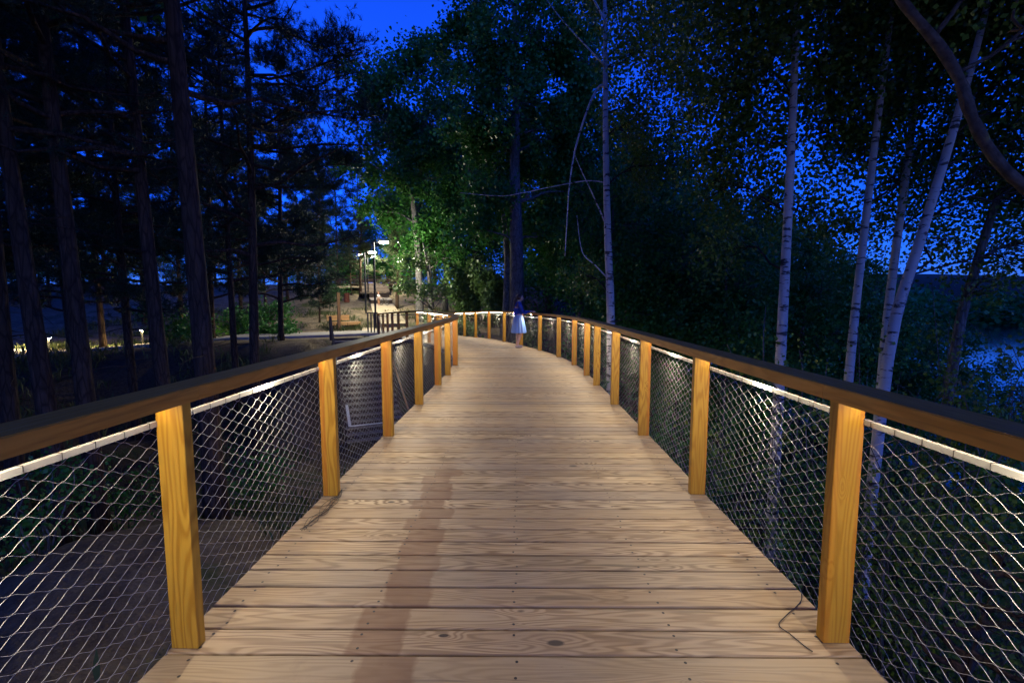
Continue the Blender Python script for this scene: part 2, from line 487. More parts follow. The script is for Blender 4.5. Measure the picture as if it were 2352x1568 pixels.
# path along the top of the bank
pc = catmull([(-7.2, 26.0), (-9.5, 25.2), (-12.5, 23.9), (-17, 23.0), (-24, 23.6), (-31, 26.5), (-40, 30)], 5) if False else \
     catmull([(-6.4, 27.4, 0), (-9.0, 25.9, 0), (-12.2, 24.0, 0), (-17, 22.9, 0), (-24, 23.8, 0), (-31, 27.0, 0), (-42, 31, 0)], 5)
pm = MB(); vv = []; 
for i, p in enumerate(pc):
    t = (pc[min(i + 1, len(pc) - 1)] - pc[max(i - 1, 0)]).normalized(); nrm = Vector((-t.y, t.x, 0))
    z = -0.30 - 0.085 * min(14, max(0, -14 - p.x)) * (1 - sstep(30, 44, p.y))
    for s, dz in ((-1.3, -0.3), (-1.3, 0), (1.3, 0), (1.3, -0.3)):
        q = p + nrm * s; vv.append((q.x, q.y, z + dz))
ff = [(i * 4 + k, i * 4 + k + 1, i * 4 + k + 5, i * 4 + k + 4) for i in range(len(pc) - 1) for k in range(3)]
pm.add(vv, [tuple(reversed(q)) for q in ff])
pa = pm.build("path", M['concrete']); pa["kind"] = "structure"

# ------------------------------------------------------------------ boardwalk deck
LP = [(-1.43, -2.7), (-1.41, -1.2), (-1.39, .31), (-1.37, 1.81), (-1.355, 3.31), (-1.335, 4.82), (-1.31, 6.33), (-1.285, 7.83), (-1.265, 8.9),
      (-1.29, 10.28), (-1.46, 11.76), (-1.80, 13.2), (-2.30, 14.6), (-2.92, 15.98), (-3.60, 17.3), (-4.30, 18.62), (-4.98, 19.95), (-5.60, 21.3), (-6.2, 22.68), (-6.8, 24.0), (-7.4, 25.3)]
RP = [(1.32, -2.7), (1.34, -1.2), (1.36, .33), (1.38, 1.84), (1.40, 3.34), (1.43, 4.85), (1.45, 6.34), (1.465, 7.8), (1.465, 8.85),
      (1.42, 10.33), (1.22, 11.85), (.82, 13.4), (.30, 14.9), (-.28, 16.38), (-.90, 17.8), (-1.53, 19.15), (-2.14, 20.45), (-2.78, 21.8), (-3.4, 23.15), (-4.02, 24.5), (-4.64, 25.85)]
def offset_line(pts, s):
    out = []
    for i, p in enumerate(pts):
        a = Vector(pts[max(i - 1, 0)]); b = Vector(pts[min(i + 1, len(pts) - 1)]); t = (b - a).normalized()
        out.append(Vector(p) + Vector((-t.y, t.x)) * s)
    return out
def poly_param(pts, u):
    """point at fraction u of the arc length"""
    ds = [0.0]
    for a, b in zip(pts[:-1], pts[1:]): ds.append(ds[-1] + (b - a).length)
    s = u * ds[-1]
    for i in range(len(pts) - 1):
        if s <= ds[i + 1] + 1e-9:
            k = (s - ds[i]) / max(1e-9, ds[i + 1] - ds[i]); return pts[i].lerp(pts[i + 1], k)
    return pts[-1]
LE = [v.to_3d() for v in offset_line(LP, 0.062)]; RE = [v.to_3d() for v in offset_line(RP, -0.062)]
PITCH = 0.147
deck_edges = []                        # (left, right) of each plank joint
n1 = int((8.9 + 2.7) / PITCH)
y0, y1 = -2.7, 8.9
sl = catmull(LE[:9], 3); sr = catmull(RE[:9], 3)
for i in range(n1 + 1):
    u = i / n1; deck_edges.append((poly_param(sl, u), poly_param(sr, u)))
cl = catmull(LE[8:], 8); cr = catmull(RE[8:], 8)
n2 = int(18.0 / PITCH)
for i in range(1, n2 + 1):
    u = i / n2; deck_edges.append((poly_param(cl, u), poly_param(cr, u)))
boardwalk = empty("boardwalk", (0, 8, -0.2), label="raised timber boardwalk of pale planks curving away to the left", cat="boardwalk")
inv = Matrix.Translation((0, -8, 0.2))
screws = MB()
for i in range(len(deck_edges) - 1):
    (a, b), (c, d) = deck_edges[i], deck_edges[i + 1]      # a,c left; b,d right
    gap = 0.0042 + random.random() * 0.0022
    mid = (a + b + c + d) / 4
    dx = ((b + d) / 2 - (a + c) / 2); ang = math.atan2(dx.y, dx.x)
    Rm = Matrix.Rotation(-ang, 3, 'Z')
    z = deck_z(mid.y) + random.uniform(-0.0015, 0.0015)
    q = []
    e0 = (c - a).normalized(); e1 = (d - b).normalized()
    jl = random.uniform(-0.003, 0.003); jr = random.uniform(-0.003, 0.003)
    for p, e, sg, j in ((a, e0, 1, jl), (b, e1, 1, jr), (d, e1, -1, jr), (c, e0, -1, jl)):
        lp = Rm @ (p + e * gap * sg - mid); lp.x += j; q.append(lp)
    ch = 0.0035
    v = []
    def ring(inset, zz):
        for k, p in enumerate(q):
            s = 1 if k < 2 else -1
            v.append((p.x, p.y + s * inset, zz))
    ring(0, -0.045); ring(0, -ch); ring(ch, 0)
    f = [(3, 2, 1, 0), (8, 9, 10, 11)] + [(r * 4 + k, r * 4 + (k + 1) % 4, r * 4 + 4 + (k + 1) % 4, r * 4 + 4 + k) for r in range(2) for k in range(4)]
    me = bpy.data.meshes.new("plank"); me.from_pydata(v, [], f); me.update()
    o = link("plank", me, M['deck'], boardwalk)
    o.location = (mid.x, mid.y - 8, z + 0.2); o.rotation_euler = (random.uniform(-0.002, 0.002), random.uniform(-0.0008, 0.0008), ang)
    if mid.y < 14:
        L_, R_ = (a + c) / 2, (b + d) / 2; al = (c - a + d - b) / 2
        for u in (0.045, 0.345, 0.655, 0.955) if mid.y > 5 else (0.045, 0.27, 0.502, 0.74, 0.955):
            for s in (-0.27, 0.27):
                if random.random() < 0.12: continue
                p = L_.lerp(R_, u + random.uniform(-0.004, 0.004)) + al * s
                r = 0.0068
                ring_ = [(p.x + r * math.cos(t * 1.0472), p.y - 8 + r * math.sin(t * 1.0472), z + 0.2 + 0.0018) for t in range(6)]
                screws.add(ring_, [(0, 1, 2, 3, 4, 5)])
so = screws.build("screw_heads", M['screw'], boardwalk); so["kind"] = "stuff"
# bearers and piles under the deck
for side, E in ((1, LE), (-1, RE)):
    ln = offset_line([(p.x, p.y) for p in E], -0.10 * side)
    for i in range(len(ln) - 1):
        z = deck_z(ln[i].y)
        m = MB(); m.bar((ln[i].x, ln[i].y - 8, z - 0.13 + 0.2), (ln[i + 1].x, ln[i + 1].y - 8, deck_z(ln[i + 1].y) - 0.13 + 0.2), 0.05, 0.16)
        m.build("bearer", M['dark_wood'], boardwalk)
    for i in range(0, len(ln) - 1, 3):
        p = offset_line([(p.x, p.y) for p in E], -0.42 * side)[i]; zt = deck_z(p.y) - 0.06; gz = ground_z(p.x, p.y) - 0.3
        if zt - gz < 0.25: continue
        m = MB(); m.tube([(p.x, p.y - 8, gz + 0.2), (p.x, p.y - 8, zt + 0.2)], 0.08, 10); m.build("pile", M['steel'], boardwalk, smooth=False)

# ------------------------------------------------------------------ railings
RAIL_Z0, RAIL_Z1 = 1.045, 1.105
CW, CH = 0.112, 0.0585
def mesh_panel(L, H, per):
    """woven wire netting of lens-shaped cells, L long, H high, in the xz plane"""
    ncell = max(1, round(L / CW)); W = L / ncell
    nw = int(round(H / (CH / 2)))
    s = np.linspace(0, L, ncell * per + 1)
    ph = 2 * np.pi * s / W
    wave = np.sin(ph + np.pi / 2); wave = np.sign(wave) * np.abs(wave) ** 1.05
    r = 0.00105; vs, fs = [], []; base = 0
    k = len(s)
    ang = np.array([0.5, 2.6, 4.7])
    for i in range(nw + 1):
        z = i * CH / 2 + (CH / 4) * wave * (1 if i % 2 == 0 else -1) * 0.97
        y = 0.0010 * np.sin(ph * 2 + i)
        dz = np.gradient(z, s); nlen = np.sqrt(1 + dz * dz)
        nx_, nz_ = -dz / nlen, 1 / nlen
        ringv = [np.stack([s + nx_ * r * math.sin(a), y + r * math.cos(a), z + nz_ * r * math.sin(a)], 1) for a in ang]
        vs.append(np.stack(ringv, 1).reshape(-1, 3))
        idx = base + np.arange(k - 1)[:, None] * 3
        for c in range(3):
            c2 = (c + 1) % 3
            fs.append(np.concatenate([idx + c, idx + c2, idx + 3 + c2, idx + 3 + c], 1))
        base += k * 3
    return np_mesh("wire_mesh", np.concatenate(vs), np.concatenate(fs))
panel_cache = {}
def railing(pts, out, label, led_upto=99):
    n = len(pts)
    root = empty("railing", (pts[3][0], pts[3][1], 0), label=label, cat="railing")
    ox, oy = pts[3]
    outw = offset_line(pts, 0.0)
    nrm = []
    for i in range(n):
        a = Vector(pts[max(i - 1, 0)]); b = Vector(pts[min(i + 1, n - 1)]); t = (b - a).normalized()
        nrm.append(Vector((-t.y, t.x)) * out)
    for i, p in enumerate(pts):
        z = deck_z(p[1])
        ang = math.atan2(nrm[i].y, nrm[i].x)
        bm = bmesh.new(); bmesh.ops.create_cube(bm, size=1.0)
        for v in bm.verts: v.co = Vector((v.co.x * 0.112, v.co.y * 0.048, (v.co.z + 0.5) * RAIL_Z0))
        bmesh.ops.bevel(bm, geom=bm.edges[:], offset=0.0025, segments=1, affect='EDGES')
        me = bpy.data.meshes.new("post"); bm.to_mesh(me); bm.free()
        o = link("post", me, M['post'], root); o.location = (p[0] - ox, p[1] - oy, z + 0.0022); o.rotation_euler = (random.uniform(-.003, .003), 0, ang + random.uniform(-.01, .01))
    sub = []
    for i in range(n - 1):
        a, b = Vector(pts[i]), Vector(pts[i + 1]); d = (b - a); L = d.length; ang = math.atan2(d.y, d.x)
        za, zb = deck_z(a.y), deck_z(b.y); pitch = -math.atan2(zb - za, L)
        nn = Vector((-d.y, d.x)).normalized() * out
        # handrail: joined over the far side of each post, mitred to its neighbours
        v = []
        inner, outer = -0.078, 0.078
        e = 0.040
        for j, (q, zz) in enumerate(((a, za), (b, zb))):
            dirn = d.normalized()
            nj = nrm[i + j]; c = nj.dot(nn)
            for off, hh in ((inner, RAIL_Z0), (outer, RAIL_Z0), (outer, RAIL_Z1), (inner, RAIL_Z1)):
                w_ = q + nj * (off / max(0.5, c)) + dirn * e
                if j == 0: w_ += dirn * 0.0012
                v.append((w_, zz + hh))
        o = bpy.data.objects.new("handrail", None)
        mid = (a + b) / 2
        Rm = Matrix.Rotation(-ang, 2)
        bm = bmesh.new()
        vl = []
        for w_, hh in v:
            lp = Rm @ (w_ - mid); vl.append(bm.verts.new((lp.x, lp.y, hh - RAIL_Z0)))
        for q in ((0, 1, 2, 3), (7, 6, 5, 4), (0, 4, 5, 1), (1, 5, 6, 2), (2, 6, 7, 3), (3, 7, 4, 0)):
            bm.faces.new([vl[k] for k in q])
        bmesh.ops.recalc_face_normals(bm, faces=bm.faces[:])
        bmesh.ops.bevel(bm, geom=[ed for ed in bm.edges if abs(ed.verts[0].co.x - ed.verts[1].co.x) > L * 0.5], offset=0.004, segments=2, affect='EDGES')
        me = bpy.data.meshes.new("handrail"); bm.to_mesh(me); bm.free()
        bpy.data.objects.remove(o)
        o = link("handrail", me, M['rail'], root); o.location = (mid.x - ox, mid.y - oy, RAIL_Z0); o.rotation_euler = (0, 0, ang)
        # netting with its white top profile and bottom cable
        key = (round(L, 2), 1 if a.y < 5 else 2)
        if key not in panel_cache:
            panel_cache[key] = mesh_panel(round(L, 2) - 0.01, 1.062, 10 if key[1] == 1 else 6)
        wm = link("wire_mesh", panel_cache[key], M['wire'], root)
        st = a + nn * 0.060 + d.normalized() * 0.005
        wm.location = (st.x - ox, st.y - oy, za - 0.105); wm.rotation_euler = (0, pitch, ang); wm["kind"] = "stuff"
        m = MB()
        m.bar((0, 0, 1.066), (L - 0.01, 0, 1.066), 0.020, 0.022)
        bo = m.build("top_profile", M['bar'], wm)
        m = MB(); m.tube([(0, 0, 0), (L - 0.01, 0, 0)], 0.004, 6); m.build("bottom_cable", M['wire'], wm)
        # lit strip let into the underside of the handrail
        if 2 <= i < led_upto:
            mm = mid + nn * 0.030
            for nm, ln, mt, dz in (("led_strip", L - 0.10, 'led', 0.003), ("led_module", 0.06, 'led_spot', 0.006)):
                m = MB(); hl = ln / 2
                m.add([(-hl, -.008, 0), (-hl, .008, 0), (hl, .008, 0), (hl, -.008, 0)], [(0, 1, 2, 3)])
                lo = m.build(nm, M[mt], root)
                lo.location = (mm.x - ox, mm.y - oy, (za + zb) / 2 + RAIL_Z0 - dz - 0.003); lo.rotation_euler = (LED_TILT * out if nm == 'led_strip' else 0.0, pitch, ang)
        if -1 < a.y < 7:
            m = MB(); k = round((L - .01) / CW)
            for q in range(k):
                x_ = (q + 0.5) * (L - .01) / k
                m.box((x_, 0, 1.066), (0.0018, 0.0225, 0.0245))
            m.build("wire_ties", M['screw'], wm)["kind"] = "stuff"
    return root
railing(LP, 1, "timber railing with wire netting on the left of the boardwalk, looping back behind the bend", 14)
railing(RP, -1, "timber railing with wire netting on the right, the one the woman leans on")

# ------------------------------------------------------------------ stairs down into the gully
SD = Vector((0.42, -0.9075, 0)).normalized(); SW = Vector((0.9075, 0.42, 0)).normalized()
ST = Vector((-8.75, 22.1, -0.30)); SWID = 2.15; NS = 20; RISE, GO = 0.165, 0.30
stairs = empty("staircase", ST, label="grey timber stairs running down beside the left railing", cat="stairs")
L = 0.0; z = 0.0; ang = math.atan2(SW.y, SW.x)
prof = []
for i in range(NS):
    go = GO if i != 9 else 1.0
    z -= RISE
    c = SD * (L + go / 2) + SW * (SWID / 2)
    m = MB(); m.box((0, 0, 0), (SWID - 0.01, go + 0.02, 0.045)); o = m.build("tread" if go < 0.5 else "landing", M['stair_wood'], stairs)
    o.location = (c.x, c.y, z - 0.0225); o.rotation_euler = (0, 0, ang)
    c2 = SD * (L + 0.012) + SW * (SWID / 2)
    m = MB(); m.box((0, 0, 0), (SWID - 0.02, 0.02, RISE - 0.05)); o = m.build("riser", M['dark_wood'], stairs)
    o.location = (c2.x, c2.y, z + (RISE - 0.05) / 2); o.rotation_euler = (0, 0, ang)
    prof.append((L, z)); L += go
prof.append((L, z))
def on_stair(s):
    for (a, za), (b, zb) in zip(prof[:-1], prof[1:]):
        if s <= b: return za + (zb - za) * (s - a) / max(1e-6, b - a)
    return prof[-1][1]
for side in (0.0, SWID):
    pts = [SD * a + SW * (side - (0.03 if side == 0 else -0.03)) + Vector((0, 0, zz - 0.16)) for a, zz in (prof[0], prof[9], prof[10], prof[-1])]
    for a, b in zip(pts[:-1], pts[1:]):
        m = MB(); m.bar(a, b, 0.05, 0.24); m.build("stringer", M['dark_wood'], stairs)
    off = side - 0.06 if side == 0 else side + 0.06
    hp = [SD * a + SW * off + Vector((0, 0, zz + 0.98 + (RISE if a == 0 else 0))) for a, zz in (prof[0], prof[9], prof[10], prof[-1])]
    for a, b in zip(hp[:-1], hp[1:]):
        m = MB(); m.bar(a, b, 0.09 if side == 0 else 0.06, 0.14 if side == 0 else 0.06); m.build("handrail", M['dark_wood'] if side == 0 else M['plain_wood'], stairs)
    for a, zz in (prof[0], prof[5], prof[9], prof[10], prof[14], prof[-1]):
        q = SD * a + SW * off
        m = MB(); m.box((0, 0, 0.48), (0.06, 0.16 if side == 0 else 0.06, 1.0)); o = m.build("post", M['dark_wood'], stairs)
        o.location = (q.x, q.y, zz - 0.1 + (RISE if a == 0 else 0)); o.rotation_euler = (0, 0, ang)
# broad newel board at the head of the stairs
q = SD * 0.05 + SW * (-0.07)
m = MB(); m.box((0, 0, 0.5), (0.11, 0.30, 1.16)); o = m.build("newel_post", M['dark_wood'], stairs); o.location = (q.x, q.y, -0.05); o.rotation_euler = (0, 0, ang)
# bent white strip lying on the lower steps
sA = ST + SD * 5.0 + SW * 0.16; sB = ST + SD * 6.05 + SW * 0.16; sC = ST + SD * 6.05 + SW * 1.75
m = MB()
def onst(p, s): return Vector((p.x, p.y, ST.z + on_stair(s) + 0.21))
m.bar(onst(sA, 5.0), onst(sB, 6.05), 0.10, 0.02); m.bar(onst(sB, 6.05), onst(sC, 6.05), 0.05, 0.03)
tag(m.build("white_strip", M['white_strip']), "bent white plastic strip lying on the lower stairs", "strip")
# dark steel end frame where the left railing stops
ef = empty("railing_gate", (-7.55, 25.55, deck_z(25)), label="dark steel frame of close posts closing the far end of the left railing", cat="gate")
fd = Vector((-0.9, 0.45, 0)).normalized()
for k in range(4):
    m = MB(); m.box((0, 0, 0.55), (0.07, 0.05, 1.1)); o = m.build("post", M['steel'], ef); o.location = fd * (k * 0.24); o.rotation_euler = (0, 0, 0.4)
m = MB(); m.bar(Vector((0, 0, 1.12)), fd * 0.76 + Vector((0, 0, 1.12)), 0.08, 0.05); m.build("top_bar", M['steel'], ef)

# ------------------------------------------------------------------ far boardwalk climbing the bank
M['far_deck'] = None
def far_deck_mat():
    t = NT("far_deck_boards")
    co = t.coord("Object"); x, y, z = t.sep(co)
    yy = t.math('MULTIPLY', y, 1 / 0.145); fr = t.math('FRACT', yy); fl = t.math('FLOOR', yy)
    wn_ = t.node("ShaderNodeTexWhiteNoise", noise_dimensions='1D'); t.link(fl, wn_.inputs["W"])
    col = t.mix(t.sep(wn_.outputs["Color"])[0], (0.36, 0.29, 0.18), (0.52, 0.43, 0.28))
    col = t.mix(t.rng(t.noise(co, 3.0, 4.0), 0.35, 0.7, 0, 0.4), col, (0.25, 0.20, 0.13))
    gap = t.math('ABSOLUTE', t.math('SUBTRACT', fr, 0.5)); col = t.mix(t.rng(gap, 0.455, 0.48, 0, 0.85), col, (0.04, 0.03, 0.02))
    t.base(col, 0.8, 0.2); return t.m
M['far_deck'] = far_deck_mat()
far = empty("far_boardwalk", (BW[0][0], BW[0][1], 0), label="lit straight boardwalk with steps climbing the bank under the street lamps", cat="boardwalk")
fdir = Vector((-0.317, 0.948, 0)); fang = math.atan2(fdir.y, fdir.x) - math.pi / 2
O = Vector((BW[0][0], BW[0][1], 0))
def far_slab(name, s0, s1, z0, z1, wl_=1.02, wr_=1.02, th=0.14, mat='far_deck'):
    a = fdir * s0; Lh = s1 - s0
    v = []
    for s, zz in ((0, z0), (Lh, z1)):
        for xx, dz in ((-wl_, -th), (wr_, -th), (wr_, 0), (-wl_, 0)): v.append((xx, s, zz + dz))
    mb = MB(); mb.add(v, [(0, 1, 2, 3), (7, 6, 5, 4), (3, 2, 6, 7), (0, 4, 5, 1), (1, 5, 6, 2), (0, 3, 7, 4)])
    o = mb.build(name, M[mat], far); o.location = a; o.rotation_euler = (0, 0, fang); return o
far_slab("ramp", 0.0, 13.6, -0.05, 1.24)
far_slab("apron", -4.6, -0.02, -0.335, -0.26, 1.9, 1.3)
far_slab("front_riser", -0.10, -0.04, -0.02, -0.02, 1.03, 1.03, 0.24, 'dark_wood')
zz = 1.24; s = 13.62
for k in range(2):
    zz += 0.17; far_slab("step", s + 0.012, s + 0.36, zz, zz, th=0.05); far_slab("riser", s + 0.02, s + 0.05, zz - 0.055, zz - 0.055, 0.98, 0.98, 0.12, 'dark_wood'); s += 0.36
far_slab("landing", s, s + 3.6, zz, zz + 0.28); zz += 0.28; s += 3.62
for k in range(3):
    zz += 0.17; far_slab("step", s + 0.012, s + 0.36, zz, zz, th=0.05); far_slab("riser", s + 0.02, s + 0.05, zz - 0.055, zz - 0.055, 0.98, 0.98, 0.12, 'dark_wood'); s += 0.36
far_slab("landing", s, s + 4.2, zz, zz + 0.10, 1.9, 1.02); zz += 0.10; s += 4.22
ZT = zz; STOP = s
for k in range(7):
    zz += 0.17; far_slab("step", s + 0.012, s + 0.5, zz, zz, 1.9 - k * 0.06, 1.35, 0.06, 'stair_wood'); far_slab("riser", s + 0.02, s + 0.05, zz - 0.065, zz - 0.065, 1.7 - k * 0.06, 1.3, 0.11, 'dark_wood'); s += 0.5
far_slab("top_platform", s, s + 6, zz, zz, 6.0, 6.0, 0.2)
# railing line on the top platform
tr = empty("terrace_railing", O + fdir * (s + 5.6) + Vector((0, 0, zz)), fang, label="long low dark railing on the lit terrace at the top of the far steps", cat="railing")
m = MB(); m.bar((-6, 0, 1.05), (6, 0, 1.05), 0.12, 0.10); m.build("top_rail", M['dark_wood'], tr)
m = MB(); m.bar((-6, 0, 0.55), (6, 0, 0.55), 0.03, 0.55); m.build("panel", M['dark_wood'], tr)
for k in range(7):
    m = MB(); m.box((-5.9 + k * 1.966, 0.03, 0.5), (0.1, 0.1, 1.0)); m.build("post", M['dark_wood'], tr)

# ------------------------------------------------------------------ street lamps
def street_lamp(base, h, label, rz=0.0, arm=0.95, lit='lens'):
    root = empty("street_lamp", base, rz, label=label, cat="street lamp", group="street lamps along the far boardwalk")
    m = MB(); m.box((0, 0, h / 2), (0.10, 0.10, h)); m.build("pole", M['steel'], root)
    m = MB(); m.box((0, 0, 0.02), (0.24, 0.24, 0.04)); m.build("base_plate", M['steel'], root)
    m = MB(); m.box((arm * 0.3, 0, h - 0.03), (arm * 0.6 - 0.05, 0.07, 0.06)); m.build("arm", M['steel'], root)
    m = MB(); bmv = [(arm * 0.38, -0.13, h + 0.0), (arm * 1.05, -0.13, h - 0.01), (arm * 1.05, 0.13, h - 0.01), (arm * 0.38, 0.13, h + 0.0),
                     (arm * 0.42, -0.10, h + 0.05), (arm * 1.0, -0.09, h + 0.03), (arm * 1.0, 0.09, h + 0.03), (arm * 0.42, 0.10, h + 0.05)]
    m.add(bmv, [(3, 2, 1, 0), (4, 5, 6, 7), (0, 1, 5, 4), (1, 2, 6, 5), (2, 3, 7, 6), (3, 0, 4, 7)])
    hd = m.build("lamp_head", M['steel'], root)
    m = MB(); m.box((arm * 0.72, 0, h - 0.065), (arm * 0.5, 0.17, 0.11)); m.build("lens", M[lit], hd)
    return root
def gz_at(p, dz=0.0): return Vector((p[0], p[1], ground_z(p[0], p[1]) + dz))
LB = [(863, 29.3, 5.15), (841.5, 38.0, 5.1), (847.7, 51.0, 5.0), (823, 64.0, 5.0)]
labs = ["tallest and nearest street lamp, standing at the near end of the far boardwalk",
        "second street lamp from the railing, left of the far boardwalk",
        "third street lamp along the far boardwalk, beside the pine trunk",
        "farthest small street lamp, left of the far stairs"]
for (px, d, h), lb in zip(LB, labs):
    x = (px - CX) / FPX * d
    top = EYE + (HY - {29.3: 557, 38.0: 580, 51.0: 589, 64.0: 586}[d]) / FPX * d
    gz = ground_z(x, d)
    street_lamp((x, d, gz - 0.02), top - gz, lb, rz=-0.15)

# ------------------------------------------------------------------ furniture on the sandy clearing
bp = G(779, 29.7)
post = empty("sign_post", bp, R(35), label="tall square amber timber post standing on the sand", cat="post")
m = MB(); m.box((0, 0, 1.2), (0.17, 0.17, 2.42)); m.build("shaft", M['plain_wood'], post)
m = MB(); m.box((0, 0, 2.425), (0.19, 0.19, 0.03)); m.build("cap", M['plain_wood'], post)
bb = G(789, 31.0)
bench = empty("bench", bb, R(38), label="angular timber bench behind the tall post", cat="bench")
for k in range(4):
    m = MB(); m.box((0, 0, 0), (1.9, 0.125, 0.06)); o = m.build("seat_slat", M['plain_wood'], bench); o.location = (0.1, -0.26 + k * 0.135, 0.46)
m = MB(); m.box((0, 0, 0), (1.9, 0.05, 0.20)); o = m.build("seat_front", M['plain_wood'], bench); o.location = (0.1, -0.36, 0.38)
for k in range(2):
    m = MB(); m.box((0, 0, 0), (1.5, 0.05, 0.17)); o = m.build("back_slat", M['plain_wood'], bench); o.location = (-0.25, 0.34, 0.66 + k * 0.19)
for x in (-0.75, 0.95):
    m = MB(); m.box((x, 0, 0.21), (0.08, 0.55, 0.42)); m.build("leg", M['dark_wood'], bench)
m = MB(); m.box((-0.75, 0.36, 0.45), (0.08, 0.09, 0.9)); m.build("back_support", M['dark_wood'], bench)
bn = G(798, 45.0)
bi = empty("litter_bin", bn, label="rusty brown round litter bin on the sand", cat="bin")
m = MB(); m.tube([(0, 0, 0), (0, 0, 0.82)], 0.27, 16); m.build("body", M['bin'], bi)
m = MB(); m.tube([(0, 0, 0.82), (0, 0, 0.88)], 0.29, 16); m.build("rim", M['bin'], bi)
for (px, d, h, lb) in ((984, 27.5, 1.15, "slim amber timber bollard right of the twin trunks"), (1000, 28.0, 1.35, "broad amber timber bollard nearest the leafy shrub")):
    b0 = G(px, d); o = empty("timber_bollard", b0, R(20), label=lb, cat="bollard", group="timber bollards behind the railing")
    m = MB(); m.box((0, 0, h / 2), (0.14, 0.14, h)); m.build("shaft", M['plain_wood'], o)
    m = MB(); m.box((0, 0, h - 0.18), (0.145, 0.145, 0.03)); m.build("band", M['dark_wood'], o)

# lit path far left: hooded bollard lights among the pines
for x, y, lb in ((-17.6, 24.5, "glowing bollard light between the dark pine trunks, right end of the row"), (-20.2, 24.8, "hooded bollard light second from the right of the row"), (-22.6, 25.1, "hooded bollard light third from the right of the row"),
                 (-25.0, 25.7, "hooded bollard light fourth from the right of the row"), (-27.4, 26.8, "hooded bollard light fifth from the right of the row"), (-29.8, 28.0, "hooded bollard light at the far left end of the row")):
    o = empty("bollard_light", (x, y, ground_z(x, y) - 0.02), label=lb, cat="bollard light", group="bollard lights along the far left path")
    m = MB(); m.tube([(0, 0, 0), (0, 0, 0.86)], 0.045, 8); m.build("shaft", M['steel'], o)
    m = MB(); m.tube([(0, 0, 0.865), (0, 0, 0.89), (0, 0, 0.93)], [0.15, 0.15, 0.05], 12); m.build("hood", M['steel'], o)
    v = []; f = []
    for k in range(12):
        a = k * math.pi / 6; v += [(0.05 * math.cos(a), 0.05 * math.sin(a), 0.857), (0.125 * math.cos(a), 0.125 * math.sin(a), 0.857)]
        q = (k + 1) % 12; f.append((2 * k, 2 * q, 2 * q + 1, 2 * k + 1))
    m = MB(); m.add(v, f); m.build("lens", M['lens_warm'], o)

# ------------------------------------------------------------------ cables on the deck
def cable(name, pts, r, label, parent=None):
    m = MB(); m.tube(catmull(pts, 5), r, 6); o = m.build(name, M['cable'], parent, smooth=True)
    if label: tag(o, label, "cable")
    return o
def D(px, py, z=0.006):
    v = (784 - py) / FPX; p = R(5.03); u = (px - CX) / FPX
    dy = math.cos(p) + v * math.sin(p); dz = -math.sin(p) + v * math.cos(p); t = (z - EYE) / dz
    return Vector((u * t, dy * t, z))
cable("cable", [D(1841, 1362, .03), D(1838, 1382), D(1806, 1412), D(1789, 1434), D(1815, 1455), D(1845, 1480), D(1866, 1495)], 0.0022,
      "thin black cable bent across the planks beside the nearest right post")
tg = empty("tangled_wires", D(760, 1150), label="tangle of thin black wires at the foot of the second left post", cat="wires")
rs = random.Random(4)
for k in range(6):
    pts = [D(786, 1122, .05), D(782 - k * 2, 1140, .012)]
    for q in range(4):
        pts.append(D(770 - q * 24 + rs.uniform(-12, 8), 1150 + q * 21 + rs.uniform(-8, 8), .006 + rs.random() * .03))
    pts = [p - tg.location for p in pts]
    cable("wire", pts, 0.0016, None, tg)

# ------------------------------------------------------------------ vegetation builders
def leaf_cloud(rng, centers, per, sigma, size, flat_=0.5, droop=0.0):
    """leaf-shaped quads scattered round cluster centres"""
    centers = np.asarray(centers); n = len(centers) * per
    wts = rng.gamma(0.9, 1.0, len(centers)); pick = rng.choice(len(centers), n, p=wts / wts.sum())
    c = centers[pick] + rng.normal(0, 1, (n, 3)) * np.asarray(sigma)
    d = rng.normal(0, 1, (n, 3)); d[:, 2] = d[:, 2] * flat_ - droop
    d /= np.linalg.norm(d, axis=1, keepdims=True)
    u = rng.normal(0, 1, (n, 3)); u -= d * np.sum(u * d, 1, keepdims=True); u /= np.linalg.norm(u, axis=1, keepdims=True)
    L = size * rng.uniform(0.65, 1.25, (n, 1)); W = L * 0.45
    nrm = np.cross(d, u)
    v = np.stack([c, c + d * L * 0.42 + u * W + nrm * L * 0.06, c + d * L, c + d * L * 0.42 - u * W + nrm * L * 0.06], 1).reshape(-1, 3)
    f = np.arange(n * 4).reshape(-1, 4)
    return v, f

def lobes_centers(rng, lobes, n):
    vol = np.array([l[3] ** 2 * (l[4] if len(l) > 4 else 1) for l in lobes]); cnt = np.maximum(1, (vol / vol.sum() * n).astype(int))
    out = []
    for l, k in zip(lobes, cnt):
        d = rng.normal(0, 1, (k, 3)); d /= np.linalg.norm(d, axis=1, keepdims=True)
        r = rng.uniform(0.25, 1.0, (k, 1)) ** 0.55 * l[3]
        p = d * r * np.array([1, 1, 0.85]) + np.array(l[:3])
        out.append(p)
    return out

def bent(a, b, rng, amt=0.06, n=5, sag=0.0):
    a, b = Vector(a), Vector(b); L = (b - a).length; pts = []
    for i in range(n + 1):
        t = i / n; p = a.lerp(b, t)
        if 0 < i < n: p += Vector(rng.normal(0, amt * L, 3)) * 0.5
        p.z += sag * L * t * (1 - t) * 4
        pts.append(p)
    return catmull(pts, 2)

